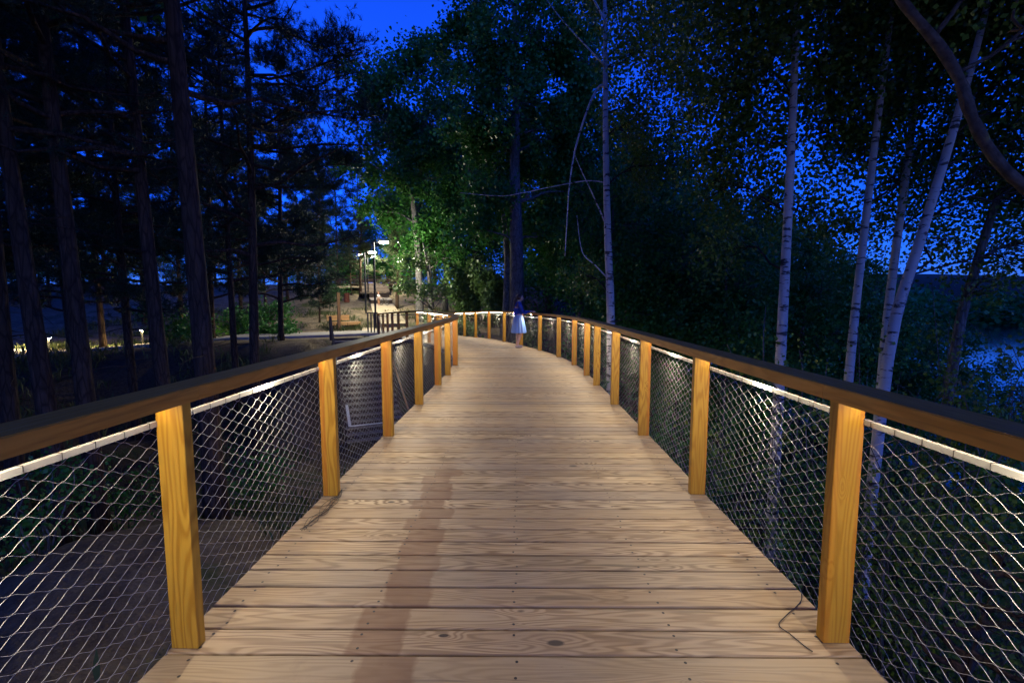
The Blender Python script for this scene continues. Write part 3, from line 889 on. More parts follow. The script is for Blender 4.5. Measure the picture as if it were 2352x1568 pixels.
def broadleaf(name, base, trunk_pts, r0, lobes, nclus, per, sigma, size, seed, label, cat, group=None, bark='grey_bark', leaf='leaf', r1=0.05, droop=0.2, twigs=True, part='crown', kind_name=None):
    """a tree with its own trunk, limbs and leafy crown; points in world space"""
    rng = np.random.default_rng(seed)
    base = Vector(base)
    root = empty(name, base, label=label, cat=cat, group=group)
    m = MB(); lm = m if bark != 'birch' else MB()
    tp = catmull([Vector(p) - base for p in trunk_pts], 4)
    n = len(tp); rad = [r0 * (1 - i / (n - 1)) ** 0.8 + r1 for i in range(n)]
    if n > 3: rad[0] *= 1.35; rad[1] *= 1.1
    if bark == 'lichen': rad = [q * rng.uniform(0.86, 1.16) for q in rad]
    m.tube(tp, rad, 12)
    ll = [(l[0] - base.x, l[1] - base.y, l[2] - base.z, *l[3:]) for l in lobes]
    cc = lobes_centers(rng, ll, nclus)
    for l, pts in zip(ll, cc):
        ctr = Vector(l[:3])
        # join each limb to the trunk below its lobe
        cand = [p for p in tp if p.z < ctr.z - 0.3] or [tp[0]]
        j = min(cand, key=lambda p: (p - ctr).length + 0.35 * abs(ctr.z - 1.5 - p.z))
        k = tp.index(j)
        lr = min(rad[k] * 0.55, 0.035 + 0.02 * l[3])
        limb = bent(j, ctr, rng, 0.08, 4, 0.05)
        if bark == 'birch': lr *= 0.55
        lm.tube(limb, [lr * (1 - 0.75 * i / (len(limb) - 1)) for i in range(len(limb))], 6)
        if twigs:
            for p in pts[::max(1, len(pts) // 14)]:
                s_ = limb[int(len(limb) * rng.uniform(0.4, 0.95))]
                tw = bent(s_, p, rng, 0.10, 3)
                lm.tube(tw, [(0.016 if lm is m else 0.008) * (1 - 0.7 * i / (len(tw) - 1)) for i in range(len(tw))], 4, False)
    m.build("trunk", M[bark], root, smooth=True)
    if lm is not m: lm.build("limbs", M['twig'], root, smooth=True)["kind"] = "stuff"
    v, f = leaf_cloud(rng, np.concatenate(cc), per, sigma, size, 0.6, droop)
    cr = link(part, np_mesh("crown", v, f), M[leaf], root); cr["kind"] = "stuff"
    return root

def copy_tree(src, loc, rz=0.0, sc=1.0, label=None, group=None, cat=None):
    r = src.copy(); COL.objects.link(r); r.location = loc; r.rotation_euler = (0, 0, rz); r.scale = (sc, sc, sc)
    if label: r["label"] = label
    if group: r["group"] = group
    for ch in list(src.children):
        c = ch.copy(); COL.objects.link(c); c.parent = r
    return r

def pine(name, base, h, r0, crown_from, spread, nbr, tufts, seed, label, group, lean=(0, 0), needle='needle', ntuft=15, nl=0.10, nw=0.0035, extra=()):
    """tall pine: straight trunk, bare below, whorled boughs ending in needle tufts"""
    rng = np.random.default_rng(seed); base = Vector(base)
    root = empty(name, base, label=label, cat="tree", group=group)
    m = MB()
    tp = []
    for i in range(9):
        t = i / 8; tp.append(Vector((lean[0] * t + 0.10 * math.sin(3 * t + seed), lean[1] * t + 0.08 * math.sin(4 * t + seed * 2), h * t)))
    tp = catmull(tp, 2); n = len(tp); rad = [r0 * (1 - 0.85 * (i / (n - 1)) ** 1.1) for i in range(n)]; rad[0] *= 1.25
    m.tube(tp, rad, 12)
    cen, dirs = [], []
    def bough(z0, az, L, rise, rr, count):
        k = min(n - 1, max(0, int(z0 / h * (n - 1)))); st = tp[k].copy(); st.z = z0
        en = st + Vector((math.cos(az) * L, math.sin(az) * L, rise * L))
        b = bent(st, en, rng, 0.07, 4, -0.03)
        m.tube(b, [rr * (1 - 0.8 * i / (len(b) - 1)) for i in range(len(b))], 5, False)
        for q in range(count):
            t = rng.uniform(0.35, 1.0) ** 0.7
            p = b[min(len(b) - 1, int(t * (len(b) - 1)))]
            sd = Vector(rng.normal(0, 1, 3)); sd.z = abs(sd.z) * 0.5 + 0.1
            tip = p + sd.normalized() * rng.uniform(0.15, 0.75) * (0.35 + 0.2 * L)
            if rng.random() < 0.55: m.tube([p, (p + tip) / 2 + Vector((0, 0, -0.02)), tip], [0.010, 0.007, 0.004], 3, False)
            for w in range(6):
                cen.append(tip + Vector(rng.normal(0, 0.13, 3))); dirs.append((tip - p).normalized() + Vector(rng.normal(0, 0.4, 3)) + Vector((0, 0, 0.35)))
    for i in range(nbr):
        t = (i + rng.random()) / nbr; z0 = crown_from + (h - crown_from) * t * 0.97
        L = spread * (1 - 0.62 * t) * rng.uniform(0.6, 1.15)
        bough(z0, rng.uniform(0, 6.283), L, rng.uniform(-0.05, 0.35) + 0.3 * t, 0.05 * (1 - 0.6 * t) + 0.012, tufts)
    for (z0, az, L, rise, c) in extra: bough(z0, az, L, rise, 0.05, c)
    # bare dead snags on the lower trunk
    for i in range(9):
        z0 = rng.uniform(min(1.6, crown_from * 0.4), crown_from); az = rng.uniform(0, 6.283); L = rng.uniform(0.4, 1.6)
        k = int(z0 / h * (n - 1)); st = tp[k].copy(); st.z = z0
        b = bent(st, st + Vector((math.cos(az) * L, math.sin(az) * L, rng.uniform(-0.4, 0.1))), rng, 0.1, 3)
        m.tube(b, [0.016 * (1 - 0.8 * q / (len(b) - 1)) for q in range(len(b))], 4, False)
    m.build("trunk", M['pine_bark'], root, smooth=True)
    cen = np.array(cen); dirs = np.array(dirs); dirs /= np.linalg.norm(dirs, axis=1, keepdims=True)
    N = len(cen)
    c = np.repeat(cen, ntuft, 0); d = np.repeat(dirs, ntuft, 0) * 0.75 + rng.normal(0, 0.55, (N * ntuft, 3)); d /= np.linalg.norm(d, axis=1, keepdims=True)
    u = rng.normal(0, 1, d.shape); u -= d * np.sum(u * d, 1, keepdims=True); u /= np.linalg.norm(u, axis=1, keepdims=True)
    st = c + np.repeat(dirs, ntuft, 0) * rng.uniform(-0.12, 0.04, (N * ntuft, 1))
    Ln = nl * rng.uniform(0.7, 1.2, (N * ntuft, 1))
    v = np.stack([st - u * nw, st + u * nw, st + d * Ln], 1).reshape(-1, 3)
    cr = link("crown", np_mesh("crown", v, np.arange(len(v)).reshape(-1, 3)), M[needle], root); cr["kind"] = "stuff"
    return root

# ------------------------------------------------------------------ the pine wood on the left
def pbase(px, d, dz=-0.15):
    p = G(px, d); p.z += dz; return p
near_pines = [  # px, depth, height, radius, lean, label
    (455, 8.1, 19.5, 0.185, (-0.4, 0.2), "thick brown pine trunk rising just behind the left handrail"),
    (376, 10.0, 19.0, 0.165, (-0.8, 0.3), "straight dark pine just left of the thick brown trunk"),
    (192, 8.8, 18.5, 0.175, (-0.5, 0.0), "dark pine trunk standing above the near left handrail, third from the left edge"),
    (112, 8.2, 18.0, 0.17, (-1.2, 0.4), "leaning dark pine trunk, second from the left edge"),
    (22, 9.4, 18.5, 0.17, (-0.2, 0.0), "dark pine at the very left edge of the photo"),
]
for i, (px, d, h, r, ln, lb) in enumerate(near_pines):
    pine("pine_tree", pbase(px, d), h, r, 7.6, 3.2, 28, 9, 20 + i, lb, "pines in the left wood", ln, nw=0.006, nl=0.14)
# pine whose boughs reach over the open sky
pine("pine_tree", pbase(575, 13.0), 17.5, 0.15, 6.3, 4.3, 34, 15, 31, "pine whose tufted boughs reach into the open blue sky", "pines in the left wood", (0.2, 0),
     extra=[(12.6, 0.30, 3.2, 0.10, 60), (11.6, -0.25, 3.6, 0.05, 60), (10.6, 0.05, 3.4, -0.02, 60), (9.6, 0.5, 3.0, 0.0, 50), (13.8, 0.0, 3.6, 0.15, 60), (10.2, -0.5, 3.0, 0.08, 50), (8.6, 0.1, 2.4, -0.05, 40), (14.6, 0.4, 3.2, 0.2, 50), (13.2, -0.4, 3.4, 0.1, 50)], nl=0.14, nw=0.007)
protoA = pine("pine_tree", pbase(535, 17.0), 17.0, 0.125, 4.8, 3.3, 42, 17, 41, "slim dark pine next to the boughs over the sky", "pines in the left wood", (0.1, 0), ntuft=12, nw=0.011, nl=0.19)
protoB = pine("pine_tree", pbase(300, 15.0), 18.5, 0.14, 4.2, 3.6, 46, 17, 42, "full dark pine between the two straight trunks on the left", "pines in the left wood", (-0.2, 0.1), ntuft=12, nw=0.011, nl=0.19)
protoC = pine("pine_tree", pbase(650, 22.0), 14.0, 0.13, 1.8, 3.2, 46, 17, 43, "bushy low-branched pine left of the sandy clearing", "pines in the left wood", (0.1, 0.1), ntuft=12, nw=0.012, nl=0.21)
ORD = ['first', 'second', 'third', 'fourth', 'fifth', 'sixth', 'seventh', 'eighth', 'ninth', 'tenth', 'eleventh', 'twelfth', 'thirteenth', 'fourteenth', 'fifteenth', 'sixteenth', 'seventeenth', 'eighteenth', 'nineteenth', 'twentieth']
rs = random.Random(11)
spots = [(-20, 14), (70, 17), (150, 21), (240, 24), (345, 21), (420, 27), (490, 23), (60, 30), (180, 33), (330, 36), (560, 30), (610, 38), (450, 42), (120, 42), (250, 46), (660, 46),
         (-140, 12), (-240, 15), (-330, 20), (-200, 24), (-420, 26), (560, 50), (690, 56), (740, 44), (720, 62), (780, 68), (500, 62), (830, 74), (900, 78), (-80, 30)]
for i, (px, d) in enumerate(spots):
    src = (protoA, protoB, protoC)[(i * 7 + i // 3) % 3] if d > 13 else protoB
    if px > 600 and d < 58: src = protoC
    row = "front" if d < 22 else ("middle" if d < 40 else "rear")
    if px < 330: where = "far left part"
    elif px < 560: where = "part behind the thick brown trunk"
    else: where = "part by the sandy clearing"
    mates = sorted(p for p, q in spots if ("front" if q < 22 else ("middle" if q < 40 else "rear")) == row)
    copy_tree(src, pbase(px, d), rs.uniform(0, 6.28), rs.uniform(0.9, 1.2) * (1.0 if d < 45 else 1.12),
              "dark pine, %s from the left in the %s row of the left wood" % (ORD[mates.index(px)], row), "pines in the left wood")

# ------------------------------------------------------------------ broadleaf trees of the centre
def lob(lst, d, rng):
    out = []
    for l in lst:
        p = P(l[0], l[1], d + rng.uniform(-1.6, 1.6)); out.append((p.x, p.y, p.z, l[2]) + ((l[3],) if len(l) > 3 else ()))
    return out
rl = random.Random(3)
b = pbase(965, 33.0)
broadleaf("broadleaf_tree", b, [b, P(962, 560, 33), P(945, 400, 33.4), P(930, 260, 33.5)], 0.24,
          lob([(880, 205, 2.2), (935, 175, 2.3), (995, 190, 2.2), (850, 290, 2.3), (925, 290, 2.9), (1000, 300, 2.7), (830, 385, 2.0), (905, 400, 2.6), (985, 420, 2.6), (1040, 360, 1.9), (875, 485, 1.8), (1010, 520, 1.9), (945, 540, 1.6)], 33.5, rl),
          250, 150, 0.40, 0.22, 51, "round-topped tree with pale twin trunks below the open sky", "tree", "broadleaf trees of the centre", bark='pale_bark')
b2 = pbase(992, 33.6)
broadleaf("broadleaf_tree", b2, [b2, P(984, 580, 33.8), P(965, 500, 34), P(972, 470, 34)], 0.17, lob([(985, 560, 1.5), (950, 600, 1.2), (1035, 590, 1.3)], 34, rl), 60, 40, 0.32, 0.19, 52,
          "slender pale trunk leaning beside its twin, under the round-topped tree", "tree", "broadleaf trees of the centre", bark='pale_bark')
b = pbase(1188, 22.5)
broadleaf("broadleaf_tree", b, [b, P(1186, 560, 22.6), P(1182, 400, 22.8), P(1186, 250, 23), P(1180, 60, 23)], 0.34,
          lob([(1065, 55, 1.5), (1120, -10, 2.0), (1210, -40, 2.4), (1060, 140, 1.6), (1130, 130, 2.2), (1220, 110, 2.6), (1310, 60, 2.4), (1380, -20, 2.2), (1100, 235, 1.9), (1180, 250, 2.4), (1270, 220, 2.4), (1350, 170, 2.0), (1080, 330, 1.6), (1150, 350, 2.0), (1250, 340, 2.2), (1330, 310, 1.8), (1110, 450, 1.5), (1230, 450, 1.8), (1090, 530, 1.3), (1260, 540, 1.6), (1320, 450, 1.6)], 23, rl),
          400, 160, 0.34, 0.17, 53, "big dark tree with the thickest trunk, behind the woman", "tree", "broadleaf trees of the centre", bark='grey_bark')
b = pbase(1158, 25.5)
broadleaf("broadleaf_tree", b, [b, P(1165, 600, 25.5), P(1150, 450, 25.4), P(1125, 340, 25.2)], 0.16, lob([(1125, 330, 1.5), (1080, 400, 1.3), (1150, 420, 1.3)], 25.4, rl), 60, 44, 0.3, 0.17, 54,
          "slim pale trunk leaning left across the thickest trunk", "tree", "broadleaf trees of the centre", bark='pale_bark')
b = pbase(1022, 38)
protoD = broadleaf("broadleaf_tree", b, [b, b + Vector((0.2, 0, 5)), b + Vector((0, 0.2, 10)), b + Vector((0.1, 0, 14))], 0.2,
          [(b.x + x, b.y + y, b.z + z_, r_) for x, y, z_, r_ in ((0, 0, 15, 2.4), (1.8, .5, 13, 2.4), (-1.8, .3, 12.5, 2.4), (0, 1.5, 11, 2.6), (2.4, -.5, 10, 2.2), (-2.4, -.6, 9.4, 2.2), (.4, -1.6, 8.4, 2.4), (1.8, 1, 7, 2.0), (-1.7, 1, 6.4, 2.0), (0, 0, 5.2, 2.0), (2.0, -1, 4.4, 1.7), (-1.6, -1, 3.6, 1.7), (0.4, 1.2, 2.4, 1.6))],
          420, 42, 0.40, 0.22, 55, "dense broadleaf tree filling the gap between twin trunks and thickest trunk", "tree", "broadleaf trees of the centre", bark='grey_bark')
cfill = [(1090, 34, .85), (1260, 30, .85), (1330, 25, .75), (1440, 28, .82), (1530, 24, .72), (1620, 30, .85), (1720, 22, 0.62), (1800, 28, .75), (1390, 40, 1.0), (1560, 44, 1.1), (1680, 40, 1.0), (1200, 44, 1.1), (1900, 24, 0.62),
         (1300, 55, 1.1), (1100, 58, 1.0), (1000, 64, 1.0), (940, 58, .9), (1460, 60, 1.2), (2080, 22, 0.50), (1850, 17, 0.52), (1560, 17, 0.55), (1660, 15.5, 0.5), (1790, 40, 1.0), (1400, 19, .6), (1980, 18, .5),
         (2190, 17, .40), (2350, 13, .27), (2050, 30, .62), (1930, 34, .75), (1730, 52, 1.2)]
for i, (px, d, sc) in enumerate(cfill):
    row = "nearer" if d < 32 else "farther"
    where = "between the woman and the first birch" if px < 1420 else ("between the first and second birch" if px < 1780 else "behind the leaning birches")
    if px < 1150: where = "behind the round-topped tree"
    mates = sorted(p for p, q, _ in cfill if (q < 32) == (d < 32))
    copy_tree(protoD, pbase(px, d, -0.3), rs.uniform(0, 6.28), sc, "%s dense broadleaf tree from the left in the %s row behind the railings" % (ORD[mates.index(px)], row), "dense broadleaf trees of the centre and right")

b = Vector((6.2, -4.0, ground_z(6.2, -4.0) - .2))  # out-of-view trees added so their crowns block sky light over the deck
protoE = broadleaf("unseen_shade_tree", b, [b, b + Vector((-.3, .2, 5)), b + Vector((-.6, .4, 10)), b + Vector((-.8, .6, 14.5))], 0.26,
          [(b.x + x, b.y + y, b.z + z_, r_) for x, y, z_, r_ in ((0, 0, 16, 2.8), (-3.5, 1, 14, 2.8), (-6, 2, 13.4, 2.6), (-3, 5, 13.6, 2.8), (0, 4.5, 14, 2.8), (3, 2, 14, 2.6), (2.5, 6, 13.4, 2.4), (-1, -4, 14, 2.8), (-4.6, -3, 13.4, 2.6), (3, -3, 13, 2.6), (0.5, 1, 12, 2.4), (-2.8, 2, 11.6, 2.2))],
          640, 44, 0.42, 0.22, 57, "unseen spreading tree added beside the viewpoint to shade the boardwalk from the sky", "tree", "unseen shade trees around the viewpoint", bark='grey_bark')
for x, y, rz, sc, lb in ((-7.5, -3.0, 2.9, 1.0, "unseen spreading tree added left of the viewpoint, shading the handrail"), (-13, 5.0, 4.4, 1.0, "unseen spreading tree added left of the frame to shade the gully"), (11.5, 4.5, 1.2, .95, "unseen spreading tree added right of the frame to block sky light")):
    copy_tree(protoE, (x, y, ground_z(x, y) - .2), rz, sc, lb, "unseen shade trees around the viewpoint")
for x, y, rz, lb in ((-10.5, -5.5, 0.3, "unseen shade tree added left of the viewpoint, nearest the handrail"), (-16.5, -2.5, 1.9, "unseen shade tree added left of the viewpoint, in the middle"), (-21, 3.5, 4.0, "unseen shade tree added left of the viewpoint, farthest out")):  # more out-of-view trees, added to keep blue sky light off the gully
    copy_tree(protoD, (x, y, ground_z(x, y) - .3), rz, 1.0, lb, "unseen shade trees around the viewpoint")
for i in range(19):
    px = -150 + i * 62; d = 82 + (i * 37 % 17)
    copy_tree(protoD, pbase(px, d, -0.5), i * 2.1, 0.7 + (i % 3) * 0.16, "far black tree closing the wood behind the lamps, %s from the left" % ORD[i], "far trees closing the wood")
# ------------------------------------------------------------------ birches on the right
def birch(base, pts, r0, lobes, nclus, per, seed, label, size=0.080, sig=0.20):
    lobes = [(l[0] * 1.09, l[1] * 1.09, EYE + (l[2] - EYE) * 1.09, l[3]) for l in lobes]     # foliage mostly on the lake side of the stems
    return broadleaf("birch_tree", base, pts, r0, lobes, nclus, per, (sig, sig, sig * 1.5), size, seed, label, "tree", "white-barked birches", bark='birch', leaf='leaf_b', r1=0.028, droop=0.9)
def lobsd(lst):
    out = []
    for px, py, d, r in lst:
        p = P(px, py, d); out.append((p.x, p.y, p.z, r))
    return out
b = pbase(1409, 12.3)
birch(b, [b, P(1403, 745, 12.3), P(1392, 540, 12.3), P(1384, 330, 12.3), P(1379, 130, 12.4), P(1372, -120, 12.5)], 0.10,
      lobsd([(1380, 20, 12, 1.1), (1480, 30, 12, 1.3), (1450, 150, 11.5, 1.2), (1550, 110, 11.5, 1.3), (1520, 250, 11.5, 1.2), (1440, 300, 12, 0.9), (1480, 390, 12, 0.9), (1290, -60, 12.5, 1.1), (1330, 620, 12.5, 0.6)]), 360, 60, 61,
      "straight white birch with a broken drooping branch, right of the woman")
b = pbase(1797, 8.2)
birch(b, [b, P(1797, 830, 8.2), P(1797, 560, 8.2), P(1796, 300, 8.2), P(1793, 60, 8.2), P(1790, -300, 8.2)], 0.070,
      lobsd([(1660, 90, 8, 1.0), (1750, 40, 7.6, 1.0), (1860, 60, 8, 1.0), (1640, 230, 8.4, 0.9), (1730, 180, 7.8, .9), (1880, 180, 8.2, .9), (1690, 330, 8.4, 0.85), (1900, 310, 8.6, .8), (1620, 430, 9, .7), (1740, 470, 8.6, .7), (1660, 560, 9, .6), (1870, 470, 8.6, .6), (1580, 40, 8.6, 1.0), (1820, -60, 8, 1.0)]), 460, 62, 62,
      "upright white birch standing alone right of centre, seen through the netting")
b = pbase(1948, 8.6)
birch(b, [b, P(1958, 860, 8.6), P(1966, 640, 8.6), P(1984, 300, 8.6), P(2000, 40, 8.6), P(2015, -250, 8.6)], 0.058,
      lobsd([(1960, 60, 8.2, 1.0), (2040, 30, 8.6, 1.0), (1950, 200, 8.2, .9), (2050, 160, 8.6, .9), (2010, 290, 8.6, .8), (1940, 360, 9, .7), (1930, 520, 9, .6), (2050, 430, 9.2, .6)]), 320, 50, 63,
      "thin grey-white birch, left of the pair of leaning birches")
b = pbase(2030, 9.6)
birch(b, [b, P(2036, 800, 9.6), P(2044, 600, 9.6), P(2062, 300, 9.6), P(2078, -50, 9.6), P(2085, -200, 9.6)], 0.070,
      lobsd([(2110, 60, 9.6, 1.1), (2120, 230, 9.6, 1.0), (2090, 380, 9.8, .8), (2180, 330, 9.8, .9), (2060, 520, 10, .7), (2200, 480, 10, .8)]), 280, 48, 64,
      "shaded birch standing between the thin birch and the leaning one")
b = pbase(2020, 7.4)
birch(b, [b, P(2046, 820, 7.4), P(2095, 570, 7.4), P(2150, 330, 7.5), P(2195, 110, 7.6), P(2240, -180, 7.7)], 0.064,
      lobsd([(2230, 60, 7.2, 1.0), (2310, 110, 7.6, 1.1), (2250, 230, 7.6, .9), (2340, 280, 7.6, .9), (2270, 400, 8, .8), (2370, 450, 8, .8), (2200, 560, 8.4, .6), (2330, 600, 8.4, .7), (2150, 0, 7.4, 1.0), (2420, 60, 7.6, 1.1), (2430, 330, 7.6, 1.0)]), 400, 46, 65,
      "brightest birch leaning right, its trunk crossed by the brown branch")
# loose branch pieces of the first birch
def limb_on(root_label, pts, r, mat):
    for o in bpy.data.objects:
        if o.get("label", "").startswith(root_label) and o.parent is None:
            m = MB(); q = catmull([Vector(p) - o.location for p in pts], 5)
            m.tube(q, [r * (1 - 0.8 * i / (len(q) - 1)) + 0.003 for i in range(len(q))], 6); return m.build("branch", M[mat], o, smooth=True)
limb_on("straight white birch", [P(1384, 228, 12.3), P(1368, 222, 12.2), P(1345, 265, 12.1), P(1318, 350, 12.0), P(1305, 430, 11.9), P(1300, 510, 11.9), P(1296, 590, 11.9)], 0.035, 'birch')
limb_on("straight white birch", [P(1386, 428, 12.3), P(1340, 424, 12.2), P(1260, 438, 12.0), P(1200, 450, 11.9), P(1150, 457, 11.8), P(1060, 450, 11.6)], 0.014, 'birch')
limb_on("straight white birch", [P(1388, 520, 12.3), P(1360, 460, 12.4), P(1330, 400, 12.5), P(1312, 360, 12.6)], 0.02, 'birch')
limb_on("straight white birch", [P(1394, 640, 12.3), P(1365, 610, 12.3), P(1335, 580, 12.3), P(1322, 500, 12.4)], 0.02, 'birch')
limb_on("straight white birch", [P(1380, 180, 12.3), P(1340, 140, 12.3), P(1290, 90, 12.4), P(1240, 30, 12.5)], 0.022, 'birch')
limb_on("straight white birch", [P(1380, 90, 12.3), P(1345, 30, 12.3), P(1310, -20, 12.4)], 0.03, 'birch')

# brown arching branch of the tree outside the right edge
b = pbase(2700, 4.6)
broadleaf("leaning_tree", b, [b, P(2680, 800, 4.6), P(2520, 600, 4.6), P(2352, 459, 4.6), P(2280, 403, 4.6), P(2225, 341, 4.6), P(2185, 272, 4.65), P(2159, 210, 4.7), P(2110, 141, 4.8), P(2034, 62, 4.9), P(1982, 0, 5.0), P(1880, -90, 5.2)], 0.024,
          lobsd([(1900, -60, 5.2, .6), (2080, -60, 5.0, .6), (2230, -40, 4.6, .6), (2380, 30, 4.6, .5)]), 60, 22, (0.18, .18, .2), 0.06, 66,
          "leaning tree whose brown lichened branch arches across the top right corner", "tree", bark='lichen', leaf='leaf_b', r1=0.036)
# dark slanting stem by the lake
b = pbase(2170, 9.0)
broadleaf("dark_sapling", b, [b, P(2200, 800, 9), P(2225, 640, 9), P(2255, 500, 9), P(2290, 380, 9)], 0.05, lobsd([(2290, 420, 9, .7), (2340, 560, 9, .6), (2240, 650, 8.6, .5)]), 70, 22, 0.2, 0.07, 67,
          "thin black sapling slanting in front of the lake", "tree", bark='grey_bark', leaf='leaf_b')

# ------------------------------------------------------------------ shrubs
def shrub(px, d, h, wdt, nclus, per, size, seed, label, leaf='leaf_c', group=None, sig=0.16, zb=None, name="shrub", dx=0.0):
    b = pbase(px, d, -0.1); rng = np.random.default_rng(seed)
    if zb is not None: b.z = zb
    root = empty(name, b, label=label, cat="shrub", group=group)
    m = MB(); cen = []
    for k in range(max(5, nclus // 9)):
        az = rng.uniform(0, 6.283); rr = wdt * rng.uniform(0.2, 1.0); top = Vector((math.cos(az) * rr + dx, math.sin(az) * rr, h * rng.uniform(0.45, 1.0)))
        st = bent((top.x * 0.15, top.y * 0.15, 0), top, rng, 0.10, 4, 0.06)
        m.tube(st, [0.018 * (1 - 0.8 * i / (len(st) - 1)) + 0.002 for i in range(len(st))], 4, False)
        for q in range(9):
            p = st[int(len(st) * rng.uniform(0.35, 1.0)) - 1]; cen.append(p + Vector(rng.normal(0, 0.12, 3)))
    m.build("stems", M['grey_bark'], root)
    v, f = leaf_cloud(rng, np.array(cen), per, sig, size, 0.7, 0.5)
    c = link("foliage", np_mesh("foliage", v, f), M[leaf], root); c["kind"] = "stuff"
    return root
SG = "shrubs around the boardwalk"
shrub(1075, 31.5, 5.2, 1.7, 230, 22, 0.22, 71, "tall bright green shrub lit from the left beside the far railing", group=SG, sig=0.2)
shrub(1135, 30.0, 4.9, 1.4, 190, 22, 0.21, 72, "bright leafy shrub just left of the woman", group=SG, sig=0.2)
shrub(1215, 21.0, 2.9, 0.8, 70, 16, 0.15, 73, "low leafy shrub right behind the woman", group=SG)
shrub(1070, 22.3, 1.1, 0.7, 60, 14, 0.16, 74, "low fern-like plant behind the far netting", group=SG)
shrub(985, 29.5, 1.2, 0.6, 50, 14, 0.18, 75, "small lit plant at the foot of the twin trunks", group=SG)
shrub(1330, 15.5, 3.1, 1.3, 90, 18, 0.12, 76, "dark shrub behind the netting right of the woman", 'leaf_c', SG)
shrub(1480, 11.5, 3.4, 1.3, 110, 18, 0.10, 77, "dark undergrowth between the first birch and the railing", 'leaf', SG)
shrub(1600, 9.5, 3.6, 1.3, 120, 18, 0.09, 78, "dark undergrowth left of the lone upright birch", 'leaf', SG)
shrub(1720, 10.5, 3.9, 1.4, 120, 18, 0.09, 79, "dark undergrowth just behind the lone upright birch", 'leaf', SG)
shrub(1760, 5.6, 2.4, 0.8, 90, 16, 0.06, 80, "small-leaved shrub seen through the netting below the lone birch", 'leaf_c', SG)
shrub(1880, 7.5, 3.6, 1.1, 110, 18, 0.07, 81, "leafy undergrowth between the lone birch and the thin birch", 'leaf', SG)
shrub(2080, 6.3, 3.9, 1.0, 110, 18, 0.06, 82, "leafy bush at the feet of the leaning birches", 'leaf_c', SG)
shrub(2260, 5.4, 3.9, 1.1, 120, 16, 0.06, 83, "sparse leafy bush in front of the lake", 'leaf', SG, dx=0.3)
shrub(2230, 9.5, 4.4, 1.8, 130, 16, 0.07, 84, "loose bush against the bright water", 'leaf', SG)
shrub(1990, 12.5, 4.4, 1.7, 130, 18, 0.10, 85, "dark thicket behind the thin birch", 'leaf', SG)
shrub(2420, 7.0, 3.8, 1.2, 80, 16, 0.07, 86, "dark bush at the right edge above the handrail", 'leaf', SG)
shrub(1250, 18.5, 2.6, 1.2, 80, 16, 0.14, 87, "dim shrub directly behind the woman's railing", 'leaf', SG)
shrub(40, 6.6, 1.7, 0.9, 70, 14, 0.07, 88, "low dark green plant in the gully left of the nearest left post", 'leaf', SG)
shrub(240, 9.5, 1.9, 1.3, 80, 14, 0.08, 89, "dark brushwood on the slope behind the near netting", 'leaf', SG)
shrub(560, 10.5, 1.8, 1.1, 70, 14, 0.08, 90, "dark bush below the left handrail between the first two posts", 'leaf', SG)
for k, (px, d, hh, ww, lb) in enumerate(((650, 25.5, .7, 1.6, "low grassy mound left of the tall timber post"), (620, 34, 1.8, 2.0, "dark bush at the rear edge of the sand"), (540, 26, 2.0, 1.8, "dark bush behind the slim pines"), (760, 46, 2.4, 2.0, "dark young thicket left of the litter bin"),
                                         (430, 22, 2.0, 2.0, "dark thicket behind the thick brown pine"), (700, 58, 3.0, 2.6, "far dark thicket beyond the bin"))):
    shrub(px, d, hh, ww, 90, 16, 0.16, 100 + k, lb, 'leaf', "dim bushes of the clearing", sig=0.25)
shrub(1770, 6.6, 5.6, 0.7, 60, 16, 0.06, 121, "tall thin spray of leaves in front of the lone upright birch", 'leaf_b', SG)
shrub(1930, 6.9, 5.2, 0.7, 60, 16, 0.06, 122, "tall thin spray of leaves in front of the thin birch", 'leaf_b', SG)
shrub(2090, 5.8, 4.9, 0.7, 60, 16, 0.06, 123, "leaf spray crossing the brightest leaning birch", 'leaf_b', SG)
shrub(1600, 7.4, 4.6, 0.9, 80, 16, 0.07, 124, "olive leaf sprays above the right handrail left of the lone birch", 'leaf_b', SG)
shrub(2215, 8.2, 6.2, 1.0, 120, 18, 0.08, 127, "tall loose bush screening the far shore", 'leaf_b', SG)
shrub(2330, 7.4, 5.9, 1.0, 110, 18, 0.08, 128, "tall loose bush at the right edge screening the far shore", 'leaf_b', SG)
shrub(2310, 4.7, 3.9, 0.8, 90, 16, 0.055, 125, "leaf sprays hanging before the water at the right edge", 'leaf_b', SG)
shrub(2170, 5.1, 4.0, 0.8, 80, 16, 0.055, 126, "leaf sprays between the leaning birch and the water", 'leaf_b', SG)
for k, (px, d, lb) in enumerate(((820, 72, "dark far thicket left of the terrace railing"), (868, 76, "dark far thicket behind the lamps"), (915, 74, "dark far thicket right of the terrace railing"), (780, 70, "dark far thicket left of the smallest lamp"))):
    shrub(px, d, 5.5, 2.8, 130, 20, 0.34, 140 + k, lb, 'leaf', "far thickets on the rise", sig=0.4)
# pine sprig by the right netting
pine("pine_sapling", pbase(2330, 3.9, -0.1), 3.2, 0.03, 1.2, 0.75, 16, 5, 91, "pine sapling with needle sprigs right outside the near netting", None, (0.1, 0), 'needle_b', 16, 0.07, 0.0012)
